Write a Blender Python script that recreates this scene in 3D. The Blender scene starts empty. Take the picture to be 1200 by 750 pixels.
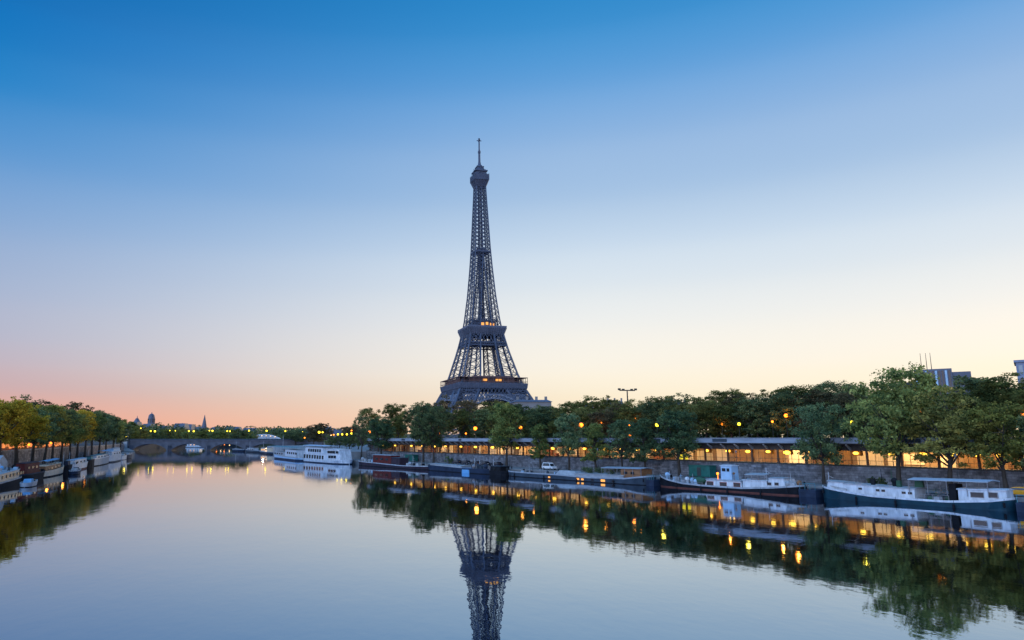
import bpy, math, random
import numpy as np
from mathutils import Vector
R = math.radians
C = bpy.context.scene.collection
SC = bpy.context.scene

# ------------------------------------------------------------------ camera
F, CH, PITCH = 850.0, 10.0, R(9.3)
cam = bpy.data.objects.new('camera', bpy.data.cameras.new('camera'))
C.objects.link(cam)
cam.location = (0, 0, CH)
cam.rotation_euler = (R(90) + PITCH, 0, 0)
cam.data.sensor_width = 36.0
cam.data.lens = 36.0 * F / 1200
cam.data.shift_x = 110.0 / 1200          # the photograph is cropped: its optical axis lies left of the middle
cam.data.clip_start = 0.5
cam.data.clip_end = 12000
SC.camera = cam

# ------------------------------------------------------------------ sky
def s2l(c):
    return tuple(((v / 255) / 12.92 if v <= 10 else (((v / 255) + 0.055) / 1.055) ** 2.4) for v in c)
SUN_AZ, SUN_EL = 46.0, 4.5          # degrees right of the view axis, above the horizon
world = bpy.data.worlds.new('World')
SC.world = world
world.use_nodes = True
wn, wl = world.node_tree.nodes, world.node_tree.links
wn.clear()
def wnode(t, **k):
    n = wn.new(t)
    for a, b in k.items():
        setattr(n, a, b)
    return n
def wmath(op, a, b=None, clamp=False):
    n = wnode('ShaderNodeMath', operation=op, use_clamp=clamp)
    for i, v in enumerate((a, b)):
        if v is None: continue
        if isinstance(v, (int, float)): n.inputs[i].default_value = v
        else: wl.new(v, n.inputs[i])
    return n.outputs[0]
tc = wnode('ShaderNodeTexCoord')
sep = wnode('ShaderNodeSeparateXYZ')
wl.new(tc.outputs['Generated'], sep.inputs[0])
X_, Y_, Z_ = sep.outputs
elev = wmath('ARCSINE', wmath('MINIMUM', wmath('MAXIMUM', Z_, -1.0), 1.0))
elev01 = wmath('DIVIDE', elev, R(40), clamp=True)
az = wmath('ARCTAN2', X_, Y_)
daz = wmath('SUBTRACT', az, R(40))
daz = wmath('ABSOLUTE', wmath('ARCTAN2', wmath('SINE', daz), wmath('COSINE', daz)))
def ramp(stops):
    n = wnode('ShaderNodeValToRGB')
    n.color_ramp.interpolation = 'CARDINAL'
    els = n.color_ramp.elements
    while len(els) < len(stops): els.new(0.5)
    for e, (p, c) in zip(els, stops):
        e.position = p / 40.0
        e.color = s2l(c) + (1,)
    wl.new(elev01, n.inputs[0])
    return n.outputs[0]
right = ramp([(0, (254, 232, 194)), (3.3, (254, 240, 213)), (5.2, (253, 245, 229)), (8.3, (244, 243, 238)), (11.4, (226, 234, 240)), (14.5, (205, 222, 239)), (18.2, (172, 200, 231)), (22.4, (148, 185, 227)), (26.4, (108, 166, 222)), (30.8, (60, 145, 210)), (40, (20, 120, 190))])
left = ramp([(0, (238, 170, 150)), (1.5, (235, 171, 154)), (3.2, (210, 171, 172)), (4.9, (192, 173, 187)), (6.7, (179, 178, 200)), (9.6, (165, 178, 208)), (13.8, (140, 170, 212)), (18.4, (100, 155, 212)), (22.9, (45, 136, 205)), (26.1, (4, 122, 196)), (29.3, (4, 110, 186)), (40, (2, 88, 160))])
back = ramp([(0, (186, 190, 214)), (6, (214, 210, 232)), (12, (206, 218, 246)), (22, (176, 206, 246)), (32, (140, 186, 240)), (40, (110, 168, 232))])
def wmix(f, a, b):
    n = wnode('ShaderNodeMix', data_type='RGBA')
    wl.new(f, n.inputs[0]); wl.new(a, n.inputs[6]); wl.new(b, n.inputs[7])
    return n.outputs[2]
def mrange(v, a, b):
    n = wnode('ShaderNodeMapRange', interpolation_type='SMOOTHSTEP')
    wl.new(v, n.inputs[0]); n.inputs[1].default_value = a; n.inputs[2].default_value = b
    return n.outputs[0]
low = wmath('MULTIPLY', wmath('MAXIMUM', wmath('SUBTRACT', R(5), elev), 0.0), 2.2)     # the pink band reaches farther along the horizon
grad = wmix(mrange(wmath('ADD', daz, low), R(24), R(82)), right, left)
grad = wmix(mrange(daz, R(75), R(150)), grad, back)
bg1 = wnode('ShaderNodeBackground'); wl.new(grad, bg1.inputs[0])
boost = wnode('ShaderNodeMapRange', interpolation_type='SMOOTHSTEP'); wl.new(daz, boost.inputs[0]); boost.inputs[1].default_value = R(85); boost.inputs[2].default_value = R(150); boost.inputs[3].default_value = 0.97; boost.inputs[4].default_value = 2.7  # sky behind the camera is brightened as added fill for the foliage
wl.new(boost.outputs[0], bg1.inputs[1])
sky = wnode('ShaderNodeTexSky', sky_type='NISHITA')
sky.sun_disc = False
sky.sun_elevation = R(SUN_EL)
sky.sun_rotation = R(SUN_AZ)
bg2 = wnode('ShaderNodeBackground'); wl.new(sky.outputs[0], bg2.inputs[0]); bg2.inputs[1].default_value = 0.003
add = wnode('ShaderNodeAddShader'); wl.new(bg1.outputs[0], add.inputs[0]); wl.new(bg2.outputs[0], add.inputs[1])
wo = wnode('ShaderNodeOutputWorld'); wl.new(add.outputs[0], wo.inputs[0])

# ------------------------------------------------------------------ sun (just at the horizon, right of the frame)
sun = bpy.data.objects.new('sun', bpy.data.lights.new('sun', 'SUN'))
C.objects.link(sun)
sun.data.energy = 1.7
sun.data.angle = R(8)
sun.data.color = (1.0, 0.78, 0.52)
_d = Vector((math.sin(R(SUN_AZ)) * math.cos(R(SUN_EL)), math.cos(R(SUN_AZ)) * math.cos(R(SUN_EL)), math.sin(R(SUN_EL))))
sun.rotation_euler = _d.to_track_quat('Z', 'Y').to_euler()

SC.view_settings.view_transform = 'Standard'
SC.view_settings.look = 'None'
SC.view_settings.gamma = 1
SC.view_settings.exposure = 0
SC.cycles.use_denoising = True
SC.cycles.max_bounces = 6
SC.cycles.diffuse_bounces = 3
SC.cycles.glossy_bounces = 3
SC.cycles.transmission_bounces = 3
SC.cycles.transparent_max_bounces = 6
SC.cycles.sample_clamp_indirect = 4
SC.cycles.use_light_tree = True

rnd = random.Random(7)

# ------------------------------------------------------------------ measuring: from a spot on the picture to a place in the world
def ray(px, py):
    cp, sp = math.cos(PITCH), math.sin(PITCH)
    return Vector((px - 490, F * cp - (375 - py) * sp, F * sp + (375 - py) * cp))
def G(px, py, z=0):
    d = ray(px, py)
    return Vector((0, 0, CH)) + d * ((z - CH) / d.z)
def P(px, py, Y):
    d = ray(px, py)
    return Vector((0, 0, CH)) + d * (Y / d.y)
class Frame:
    """a = metres along X (to the right as seen from the river), o = metres away from the river"""
    def __init__(f, origin, X):
        f.o0 = Vector(origin[:2]); f.X = Vector(X[:2]).normalized(); f.Y = Vector((-f.X.y, f.X.x))
        f.rz = math.atan2(f.X.y, f.X.x)
    def w(f, a, o, z=0):
        p = f.o0 + f.X * a + f.Y * o
        return Vector((p.x, p.y, z))
    def hit(f, px, py, o):
        d = ray(px, py); d2 = Vector((d.x, d.y))
        t = (o + f.Y.dot(f.o0)) / f.Y.dot(d2)
        q = Vector((0, 0, CH)) + d * t
        return f.X.dot(Vector((q.x, q.y)) - f.o0), q.z
RF = Frame((52.3 + .1294 * 126.7, 126.7), (0.586 - .1294 * .81, -0.810))
LF = Frame((-105.2 + .1294 * 152.6, 152.6), (-0.375 + .1294 * .927, 0.927))
def sh(*pts): return [(x + .1294 * y, y) for x, y in pts]
def frame_px(p0, p1):
    a, b = G(*p0), G(*p1)
    return Frame(a, b - a)

# ------------------------------------------------------------------ materials
MATS = {}
def mat(name, col, rough=0.7, metal=0.0, var=0.15, scale=2.0, col2=None, bump=0.0, spec=0.4, stretch=(1, 1, 1)):
    if name in MATS: return MATS[name]
    m = bpy.data.materials.new(name); m.use_nodes = True
    nt = m.node_tree; b = nt.nodes['Principled BSDF']
    b.inputs['Roughness'].default_value = rough
    b.inputs['Metallic'].default_value = metal
    b.inputs['Specular IOR Level'].default_value = spec
    t = nt.nodes.new('ShaderNodeTexCoord')
    mp = nt.nodes.new('ShaderNodeMapping'); mp.inputs['Scale'].default_value = stretch
    nt.links.new(t.outputs['Object'], mp.inputs[0])
    n = nt.nodes.new('ShaderNodeTexNoise'); n.inputs['Scale'].default_value = scale; n.inputs['Detail'].default_value = 5
    nt.links.new(mp.outputs[0], n.inputs[0])
    r = nt.nodes.new('ShaderNodeValToRGB')
    r.color_ramp.elements[0].position = 0.3; r.color_ramp.elements[1].position = 0.7
    c1 = tuple(max(0, v * (1 - var)) for v in col); c2 = col2 or tuple(min(1, v * (1 + var)) for v in col)
    r.color_ramp.elements[0].color = c1 + (1,); r.color_ramp.elements[1].color = tuple(c2) + (1,)
    nt.links.new(n.outputs[0], r.inputs[0]); nt.links.new(r.outputs[0], b.inputs['Base Color'])
    if bump:
        bp = nt.nodes.new('ShaderNodeBump'); bp.inputs['Strength'].default_value = bump; bp.inputs['Distance'].default_value = 0.05
        nt.links.new(n.outputs[0], bp.inputs['Height']); nt.links.new(bp.outputs[0], b.inputs['Normal'])
    MATS[name] = m
    return m
def emis(name, col, strength, sample=False):
    if name in MATS: return MATS[name]
    m = bpy.data.materials.new(name); m.use_nodes = True
    b = m.node_tree.nodes['Principled BSDF']
    b.inputs['Base Color'].default_value = tuple(0.5 * c for c in col) + (1,)
    b.inputs['Emission Color'].default_value = tuple(col) + (1,)
    b.inputs['Emission Strength'].default_value = strength
    m.cycles.emission_sampling = 'AUTO' if sample else 'NONE'
    MATS[name] = m
    return m
def stone(name, col, bw=1.2, bh=0.45, mortar=0.02, var=0.35):
    if name in MATS: return MATS[name]
    m = bpy.data.materials.new(name); m.use_nodes = True
    nt = m.node_tree; b = nt.nodes['Principled BSDF']; b.inputs['Roughness'].default_value = 0.85
    t = nt.nodes.new('ShaderNodeTexCoord')
    sp = nt.nodes.new('ShaderNodeSeparateXYZ'); nt.links.new(t.outputs['Object'], sp.inputs[0])
    cb = nt.nodes.new('ShaderNodeCombineXYZ')
    nt.links.new(sp.outputs[0], cb.inputs[0]); nt.links.new(sp.outputs[2], cb.inputs[1])
    br = nt.nodes.new('ShaderNodeTexBrick'); br.inputs['Scale'].default_value = 1
    br.inputs['Brick Width'].default_value = bw; br.inputs['Row Height'].default_value = bh; br.inputs['Mortar Size'].default_value = mortar
    br.inputs['Color1'].default_value = tuple(v * (1 - var) for v in col) + (1,)
    br.inputs['Color2'].default_value = tuple(v * (1 + var) for v in col) + (1,)
    br.inputs['Mortar'].default_value = tuple(v * 0.45 for v in col) + (1,)
    nt.links.new(cb.outputs[0], br.inputs[0])
    n = nt.nodes.new('ShaderNodeTexNoise'); n.inputs['Scale'].default_value = 0.55; n.inputs['Detail'].default_value = 9; n.inputs['Roughness'].default_value = 0.7
    nt.links.new(t.outputs['Object'], n.inputs[0])
    r = nt.nodes.new('ShaderNodeValToRGB'); r.color_ramp.elements[0].position = 0.35; r.color_ramp.elements[1].position = 0.65
    r.color_ramp.elements[0].color = (0.38, 0.38, 0.40, 1); r.color_ramp.elements[1].color = (1.5, 1.52, 1.6, 1)
    nt.links.new(n.outputs[0], r.inputs[0])
    mx = nt.nodes.new('ShaderNodeMix'); mx.data_type = 'RGBA'; mx.blend_type = 'MULTIPLY'; mx.inputs[0].default_value = 1
    nt.links.new(br.outputs[0], mx.inputs[6]); nt.links.new(r.outputs[0], mx.inputs[7])
    nt.links.new(mx.outputs[2], b.inputs['Base Color'])
    bp = nt.nodes.new('ShaderNodeBump'); bp.inputs['Strength'].default_value = 0.4; bp.inputs['Distance'].default_value = 0.03
    nt.links.new(br.outputs[1], bp.inputs['Height']); bp.invert = True
    nt.links.new(bp.outputs[0], b.inputs['Normal'])
    MATS[name] = m
    return m
def leafmat(name, dark, light, transl=0.42):
    if name in MATS: return MATS[name]
    m = bpy.data.materials.new(name); m.use_nodes = True
    nt = m.node_tree; nt.nodes.clear()
    at = nt.nodes.new('ShaderNodeAttribute'); at.attribute_name = 'tint'
    oi = nt.nodes.new('ShaderNodeObjectInfo')
    r = nt.nodes.new('ShaderNodeValToRGB')
    r.color_ramp.elements[0].color = dark + (1,); r.color_ramp.elements[1].color = light + (1,)
    nt.links.new(at.outputs['Fac'], r.inputs[0])
    hs = nt.nodes.new('ShaderNodeHueSaturation')
    mr = nt.nodes.new('ShaderNodeMapRange'); mr.inputs[3].default_value = 0.72; mr.inputs[4].default_value = 1.3
    nt.links.new(oi.outputs['Random'], mr.inputs[0]); nt.links.new(mr.outputs[0], hs.inputs['Value'])
    mr2 = nt.nodes.new('ShaderNodeMapRange'); mr2.inputs[3].default_value = 0.515; mr2.inputs[4].default_value = 0.485
    nt.links.new(oi.outputs['Random'], mr2.inputs[0]); nt.links.new(mr2.outputs[0], hs.inputs['Hue'])
    nt.links.new(r.outputs[0], hs.inputs['Color'])
    d = nt.nodes.new('ShaderNodeBsdfDiffuse'); tr = nt.nodes.new('ShaderNodeBsdfTranslucent')
    nt.links.new(hs.outputs[0], d.inputs[0]); nt.links.new(hs.outputs[0], tr.inputs[0])
    mx = nt.nodes.new('ShaderNodeMixShader'); mx.inputs[0].default_value = transl
    nt.links.new(d.outputs[0], mx.inputs[1]); nt.links.new(tr.outputs[0], mx.inputs[2])
    o = nt.nodes.new('ShaderNodeOutputMaterial'); nt.links.new(mx.outputs[0], o.inputs[0])
    MATS[name] = m
    return m
def water_mat():
    m = bpy.data.materials.new('river_water'); m.use_nodes = True
    nt = m.node_tree; b = nt.nodes['Principled BSDF']
    b.inputs['Base Color'].default_value = (0.10, 0.26, 0.43, 1)
    b.inputs['Metallic'].default_value = 1.0     # a still river seen at a low angle: mirror-like, with a blue-green body colour
    b.inputs['Roughness'].default_value = 0.022
    t = nt.nodes.new('ShaderNodeTexCoord')
    hs = []
    for sc, st in ((0.22, 1.0), (1.1, 0.28)):
        mp = nt.nodes.new('ShaderNodeMapping'); mp.inputs['Scale'].default_value = (1, 0.6, 1); mp.inputs['Rotation'].default_value = (0, 0, R(25))
        nt.links.new(t.outputs['Object'], mp.inputs[0])
        n = nt.nodes.new('ShaderNodeTexNoise'); n.inputs['Scale'].default_value = sc; n.inputs['Detail'].default_value = 3
        nt.links.new(mp.outputs[0], n.inputs[0])
        ml = nt.nodes.new('ShaderNodeMath'); ml.operation = 'MULTIPLY'; ml.inputs[1].default_value = st
        nt.links.new(n.outputs[0], ml.inputs[0]); hs.append(ml.outputs[0])
    ad = nt.nodes.new('ShaderNodeMath'); nt.links.new(hs[0], ad.inputs[0]); nt.links.new(hs[1], ad.inputs[1])
    mp = nt.nodes.new('ShaderNodeMapping'); mp.inputs['Scale'].default_value = (0.02, 0.006, 1); mp.inputs['Rotation'].default_value = (0, 0, R(28))
    nt.links.new(t.outputs['Object'], mp.inputs[0])
    n = nt.nodes.new('ShaderNodeTexNoise'); n.inputs['Scale'].default_value = 1.0; n.inputs['Detail'].default_value = 5
    nt.links.new(mp.outputs[0], n.inputs[0])
    mr = nt.nodes.new('ShaderNodeMapRange'); mr.inputs[1].default_value = .38; mr.inputs[2].default_value = .68; mr.inputs[3].default_value = 0.012; mr.inputs[4].default_value = 0.06
    nt.links.new(n.outputs[0], mr.inputs[0]); nt.links.new(mr.outputs[0], b.inputs['Roughness'])
    bp = nt.nodes.new('ShaderNodeBump'); bp.inputs['Strength'].default_value = 1.0; bp.inputs['Distance'].default_value = 0.017
    nt.links.new(ad.outputs[0], bp.inputs['Height']); nt.links.new(bp.outputs[0], b.inputs['Normal'])
    return m

M = dict(
    iron=mat('tower_iron', (0.062, 0.082, 0.125), 0.6, var=0.2, scale=0.15),
    iron_lt=mat('tower_iron_frieze', (0.105, 0.125, 0.175), 0.6, var=0.15, scale=0.2),
    iron_pale=mat('tower_iron_pale', (0.17, 0.20, 0.26), 0.6, var=0.15, scale=0.2),
    pav=mat('pavilion_red', (0.13, 0.075, 0.07), 0.6, var=0.2, scale=0.3),
    white=mat('white_paint', (0.58, 0.63, 0.68), 0.4, var=0.30, scale=1.6, col2=(0.70, 0.73, 0.76), stretch=(1, 1, .3)),
    dirty=mat('worn_white_paint', (0.34, 0.36, 0.38), 0.5, var=0.25, scale=0.9),
    cream=mat('cream_paint', (0.68, 0.55, 0.40), 0.5, var=0.12, scale=1.0),
    teal=mat('dark_teal_paint', (0.008, 0.040, 0.058), 0.5, var=0.3, scale=0.7, spec=.25),
    navy=mat('navy_paint', (0.018, 0.030, 0.055), 0.6, var=0.3, scale=0.7, spec=.2),
    slate=mat('slate_paint', (0.035, 0.052, 0.070), 0.55, var=0.3, scale=0.5, spec=.25),
    black=mat('black_paint', (0.012, 0.013, 0.016), 0.7, var=0.3, scale=1.0, spec=.12),
    maroon=mat('maroon_paint', (0.11, 0.018, 0.015), 0.6, var=0.3, scale=1.0, spec=.15),
    plum=mat('plum_paint', (0.035, 0.022, 0.032), 0.6, var=0.3, scale=0.8, spec=.2),
    antifoul=mat('antifouling', (0.11, 0.03, 0.02), 0.7, var=0.35, scale=0.8),
    wood=mat('varnished_wood', (0.22, 0.10, 0.04), 0.45, var=0.35, scale=1.5, stretch=(0.3, 1, 4)),
    deck=mat('boat_deck', (0.16, 0.16, 0.16), 0.8, var=0.3, scale=1.2),
    grey=mat('grey_cover', (0.30, 0.33, 0.36), 0.7, var=0.2, scale=0.8),
    bluecover=mat('pale_blue_cover', (0.12, 0.34, 0.58), 0.6, var=0.15, scale=0.9),
    awning=mat('pale_awning', (0.38, 0.43, 0.48), 0.7, var=0.1),
    tealcover=mat('teal_canvas', (0.05, 0.20, 0.24), 0.7, var=0.2, scale=0.9),
    greencover=mat('green_canvas', (0.03, 0.09, 0.05), 0.7, var=0.3, scale=0.9),
    greenbox=mat('green_container_paint', (0.012, 0.12, 0.10), 0.5, var=0.25, scale=0.8),
    ltblue=mat('light_blue_paint', (0.35, 0.52, 0.68), 0.45, var=0.12, scale=0.8),
    glass=mat('dark_glass', (0.02, 0.025, 0.03), 0.08, var=0.1, spec=0.6),
    redframe=mat('red_frame', (0.30, 0.06, 0.05), 0.5),
    steel=mat('grey_steel', (0.22, 0.23, 0.25), 0.4, metal=0.6, var=0.2),
    rope=mat('rope', (0.3, 0.26, 0.2), 0.9),
    tyre=mat('tyre_rubber', (0.015, 0.015, 0.015), 0.9),
    rim=mat('rim_metal', (0.4, 0.4, 0.42), 0.3, metal=0.8),
    carwhite=mat('car_white', (0.72, 0.74, 0.76), 0.25, var=0.04),
    carorange=mat('car_orange', (0.70, 0.30, 0.02), 0.25, var=0.06),
    cardark=mat('car_dark', (0.02, 0.025, 0.035), 0.25, var=0.1),
    pole=mat('pole_paint', (0.03, 0.04, 0.04), 0.5),
    concrete=mat('concrete', (0.27, 0.27, 0.27), 0.85, var=0.25, scale=0.4, bump=0.2),
    fascia=mat('gallery_fascia', (0.26, 0.30, 0.36), 0.7, var=0.2, scale=0.5, stretch=(0.6, 1, 3)),
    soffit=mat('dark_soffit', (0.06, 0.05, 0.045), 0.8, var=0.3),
    innerwall=mat('gallery_wall', (0.25, 0.17, 0.11), 0.8, var=0.2, scale=0.6),
    curtain=mat('pale_curtain', (0.66, 0.56, 0.42), 0.85, var=0.15, scale=3, stretch=(4, 4, 0.2)),
    curtain_tan=mat('tan_curtain', (0.42, 0.29, 0.17), 0.85, var=0.2, scale=3, stretch=(4, 4, 0.2)),
    curtain_brown=mat('brown_curtain', (0.22, 0.13, 0.07), 0.85, var=0.25, scale=3, stretch=(4, 4, 0.2)),
    redwood=mat('red_brown_panel', (0.26, 0.09, 0.05), 0.6, var=0.3, scale=1.5),
    brownpost=mat('brown_post', (0.10, 0.05, 0.03), 0.6, var=0.3),
    quay=mat('quay_paving', (0.20, 0.20, 0.20), 0.85, var=0.3, scale=0.5, bump=0.2),
    asphalt=mat('street_asphalt', (0.05, 0.05, 0.052), 0.9, var=0.2, scale=0.3),
    earth=mat('terrain', (0.05, 0.06, 0.035), 0.95, var=0.4, scale=0.02),
    bark=mat('bark', (0.05, 0.04, 0.032), 0.9, var=0.4, scale=2.5, bump=0.5, stretch=(1, 1, 0.3)),
    zinc=mat('zinc_roof', (0.10, 0.11, 0.15), 0.5, var=0.2, scale=0.15),
    facade=mat('pale_facade', (0.24, 0.225, 0.22), 0.85, var=0.15, scale=0.15),
    facade2=mat('grey_facade', (0.13, 0.14, 0.18), 0.8, var=0.2, scale=0.1),
    bridge=mat('bridge_stone', (0.10, 0.10, 0.115), 0.85, var=0.3, scale=0.25, bump=0.2),
    quaystone=stone('quay_wall_stone', (0.15, 0.155, 0.165)),
    leftstone=stone('left_wall_stone', (0.17, 0.155, 0.16), 1.6, 0.6),
    L_green=leafmat('leaves_green', (0.058, 0.099, 0.038), (0.378, 0.413, 0.118)),
    L_dark=leafmat('leaves_dark', (0.043, 0.076, 0.045), (0.232, 0.267, 0.103)),
    L_olive=leafmat('leaves_olive', (0.076, 0.094, 0.033), (0.409, 0.374, 0.091)),
    L_gold=leafmat('leaves_gold', (0.202, 0.152, 0.020), (0.695, 0.506, 0.063)),
    L_brown=leafmat('leaves_brown', (0.058, 0.051, 0.030), (0.200, 0.164, 0.078)),
    L_teal=leafmat('leaves_blue_green', (0.046, 0.098, 0.056), (0.260, 0.333, 0.142)),
    L_forest=leafmat('leaves_forest', (0.060, 0.073, 0.028), (0.284, 0.273, 0.077)),
    lampY=emis('lamp_yellow', (1.0, 0.74, 0.03), 4.5),
    lampO=emis('lamp_orange', (1.0, 0.22, 0.012), 4.5),
    lampW=emis('lamp_warm_white', (1.0, 0.62, 0.28), 3),
    lampG=emis('gallery_lamp', (1.0, 0.56, 0.06), 4),
    litwin=emis('lit_window', (1.0, 0.42, 0.08), 1.15),
    litred=emis('lit_trail_pane', (1.0, 0.30, 0.08), 0.9),
    shield=mat('amber_bulb_shield', (0.35, 0.16, 0.03), 0.6),
    lityel=emis('lit_sign_yellow', (1.0, 0.78, 0.03), 1.0),
)

# ------------------------------------------------------------------ mesh building
class MB:
    def __init__(m): m.v = []; m.f = []; m.mi = []; m.cur = 0
    def add(m, vs, fs):
        o = len(m.v); m.v += [tuple(v) for v in vs]
        for f in fs: m.f.append([i + o for i in f]); m.mi.append(m.cur)
    def box(m, cx, cy, cz, sx, sy, sz, rz=0.0, top=1.0):
        c, s = math.cos(rz), math.sin(rz); vs = []
        for z, k in ((-.5, 1), (.5, top)):
            for x, y in ((-.5, -.5), (.5, -.5), (.5, .5), (-.5, .5)):
                x_, y_ = x * sx * k, y * sy * k
                vs.append((cx + x_ * c - y_ * s, cy + x_ * s + y_ * c, cz + z * sz))
        m.add(vs, [(3, 2, 1, 0), (4, 5, 6, 7), (0, 1, 5, 4), (1, 2, 6, 5), (2, 3, 7, 6), (3, 0, 4, 7)])
    def span(m, x0, x1, y0, y1, z0, z1):
        m.box((x0 + x1) / 2, (y0 + y1) / 2, (z0 + z1) / 2, abs(x1 - x0), abs(y1 - y0), abs(z1 - z0))
    def tube(m, a, b, r0, r1=None, n=6, caps=True):
        a, b = Vector(a), Vector(b); r1 = r0 if r1 is None else r1
        d = (b - a)
        if d.length < 1e-6: return
        d.normalize()
        u = d.cross(Vector((0, 0, 1)) if abs(d.z) < .95 else Vector((1, 0, 0))).normalized(); w = d.cross(u)
        vs = []
        for p, r in ((a, r0), (b, r1)):
            for i in range(n):
                t = 2 * math.pi * (i + .5) / n
                vs.append(p + u * (r * math.cos(t)) + w * (r * math.sin(t)))
        fs = [(i, (i + 1) % n, n + (i + 1) % n, n + i) for i in range(n)]
        if caps: fs += [tuple(range(n))[::-1], tuple(range(n, 2 * n))]
        m.add(vs, fs)
    def bar(m, a, b, w): m.tube(a, b, w * 0.7071, n=4, caps=False)
    def path(m, pts, r, n=5):
        for a, b in zip(pts, pts[1:]): m.tube(a, b, r, n=n)
    def prism(m, poly, z0, z1):
        n = len(poly)
        m.add([(x, y, z0) for x, y in poly] + [(x, y, z1) for x, y in poly],
              [tuple(range(n))[::-1], tuple(range(n, 2 * n))] + [(i, (i + 1) % n, n + (i + 1) % n, n + i) for i in range(n)])
    def prism_xz(m, poly, y0, y1):
        n = len(poly)
        m.add([(x, y0, z) for x, z in poly] + [(x, y1, z) for x, z in poly],
              [tuple(range(n)), tuple(range(n, 2 * n))[::-1]] + [((i + 1) % n, i, n + i, n + (i + 1) % n) for i in range(n)])
    def ball(m, c, r, n=8, k=5, sq=(1, 1, 1)):
        vs = []; fs = []
        for j in range(k + 1):
            ph = math.pi * j / k
            for i in range(n):
                t = 2 * math.pi * i / n
                vs.append((c[0] + r * sq[0] * math.sin(ph) * math.cos(t), c[1] + r * sq[1] * math.sin(ph) * math.sin(t), c[2] + r * sq[2] * math.cos(ph)))
        for j in range(k):
            for i in range(n):
                fs.append((j * n + i, (j + 1) * n + i, (j + 1) * n + (i + 1) % n, j * n + (i + 1) % n))
        m.add(vs, fs)
    def loft(m, rings, closed=True, caps=True):
        n = len(rings[0]); vs = [p for r in rings for p in r]; fs = []
        for j in range(len(rings) - 1):
            for i in range(n if closed else n - 1):
                fs.append((j * n + i, j * n + (i + 1) % n, (j + 1) * n + (i + 1) % n, (j + 1) * n + i))
        if caps and closed: fs += [tuple(range(n))[::-1], tuple(range((len(rings) - 1) * n, len(rings) * n))]
        m.add(vs, fs)
    def build(m, name, mats, parent=None, label=None, smooth=False, loc=None):
        me = bpy.data.meshes.new(name); me.from_pydata(m.v, [], m.f)
        if not isinstance(mats, (list, tuple)): mats = [mats]
        for a in mats: me.materials.append(a)
        if len(mats) > 1: me.polygons.foreach_set('material_index', m.mi)
        if smooth: me.polygons.foreach_set('use_smooth', [True] * len(me.polygons))
        me.update()
        o = bpy.data.objects.new(name, me); C.objects.link(o)
        if parent is not None: o.parent = parent
        if label: o['label'] = label
        if loc is not None: o.location = loc
        return o
def tag(o, label=None, cat=None, group=None, kind=None):
    for k, v in (('label', label), ('category', cat), ('group', group), ('kind', kind)):
        if v: o[k] = v
    return o
def thing(name, label, cat, loc=(0, 0, 0), rz=0.0, group=None):
    o = bpy.data.objects.new(name, None); C.objects.link(o)
    o.empty_display_size = 0.5
    o.location = loc; o.rotation_euler = (0, 0, rz)
    return tag(o, label, cat, group)
def struct(name, mb, m, **k): return tag(mb.build(name, m, **k), kind='structure')
def light(parent, loc, power, col, r=0.3):
    l = bpy.data.lights.new('bulb', 'POINT'); l.energy = power; l.color = col; l.shadow_soft_size = r
    o = bpy.data.objects.new('bulb', l); C.objects.link(o); o.parent = parent; o.location = loc
    return o
ORD = 'first second third fourth fifth sixth seventh eighth ninth tenth eleventh twelfth thirteenth fourteenth fifteenth sixteenth seventeenth eighteenth nineteenth twentieth'.split()
ORD += ['twenty-' + o for o in ORD[:9]] + ['thirtieth'] + ['thirty-' + o for o in ORD[:9]] + ['fortieth'] + ['forty-' + o for o in ORD[:9]]

# ------------------------------------------------------------------ water and land
b = MB(); b.add([(-2500, -300, 0), (1500, -300, 0), (1500, 1400, 0), (-2500, 1400, 0)], [(0, 1, 2, 3)])
struct('water', b, water_mat())
def xy(v): return (v.x, v.y)
# right bank
A0, A1 = -208, 120
b = MB(); b.prism([xy(RF.w(A0, 6)), xy(RF.w(A1, 6)), xy(RF.w(A1, 19)), xy(RF.w(A0, 19))], -3, 1.5)
struct('right_quay', b, M['quay'])
b = MB(); b.prism([xy(RF.w(A0, 6)), xy(RF.w(A0, 6.4)), xy(RF.w(A1, 6.4)), xy(RF.w(A1, 6))][::-1], 1.504, 1.62)
struct('quay_kerb', b, M['concrete'])
b = MB(); b.prism([xy(RF.w(A0 - 4, 25)), xy(RF.w(A1, 25)), (2000, 20), (2000, 2600)] + sh((-330, 2600), (-250, 1100), (-205, 900), (-120, 640), (-95, 480)), -3, 9.1)
struct('street', b, M['asphalt'])
b = MB(); b.prism([xy(RF.w(A0, 6.2)), xy(RF.w(A0, 25)), *sh((-80, 480), (-110, 640), (-190, 900), (-300, 1300), (-330, 1300), (-240, 900), (-172, 640), (-186, 556), (-120, 386), (-89, 329))][::-1], -3, 4.6)
struct('embankment', b, M['concrete'])
# left bank
B0, B1 = -160, 317
b = MB(); b.prism([xy(LF.w(B0, 6)), xy(LF.w(B1, 6)), xy(LF.w(B1, 15)), xy(LF.w(B0, 15))], -3, 2.0)
struct('left_quay', b, M['quay'])
b = MB(); b.prism([xy(LF.w(B0, 14.8)), xy(LF.w(B1, 14.8)), *sh((-340, 640), (-420, 900), (-480, 1300), (-600, 2600), (-2600, 2600)), (-2600, 0)], -3, 6.3)
struct('left_street', b, M['asphalt'])
b = MB(); b.prism([xy(LF.w(B1, 6)), *sh((-336, 640), (-350, 640)), xy(LF.w(B1, 15))], -3, 2.4)
struct('left_shore', b, M['quay'])
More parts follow.
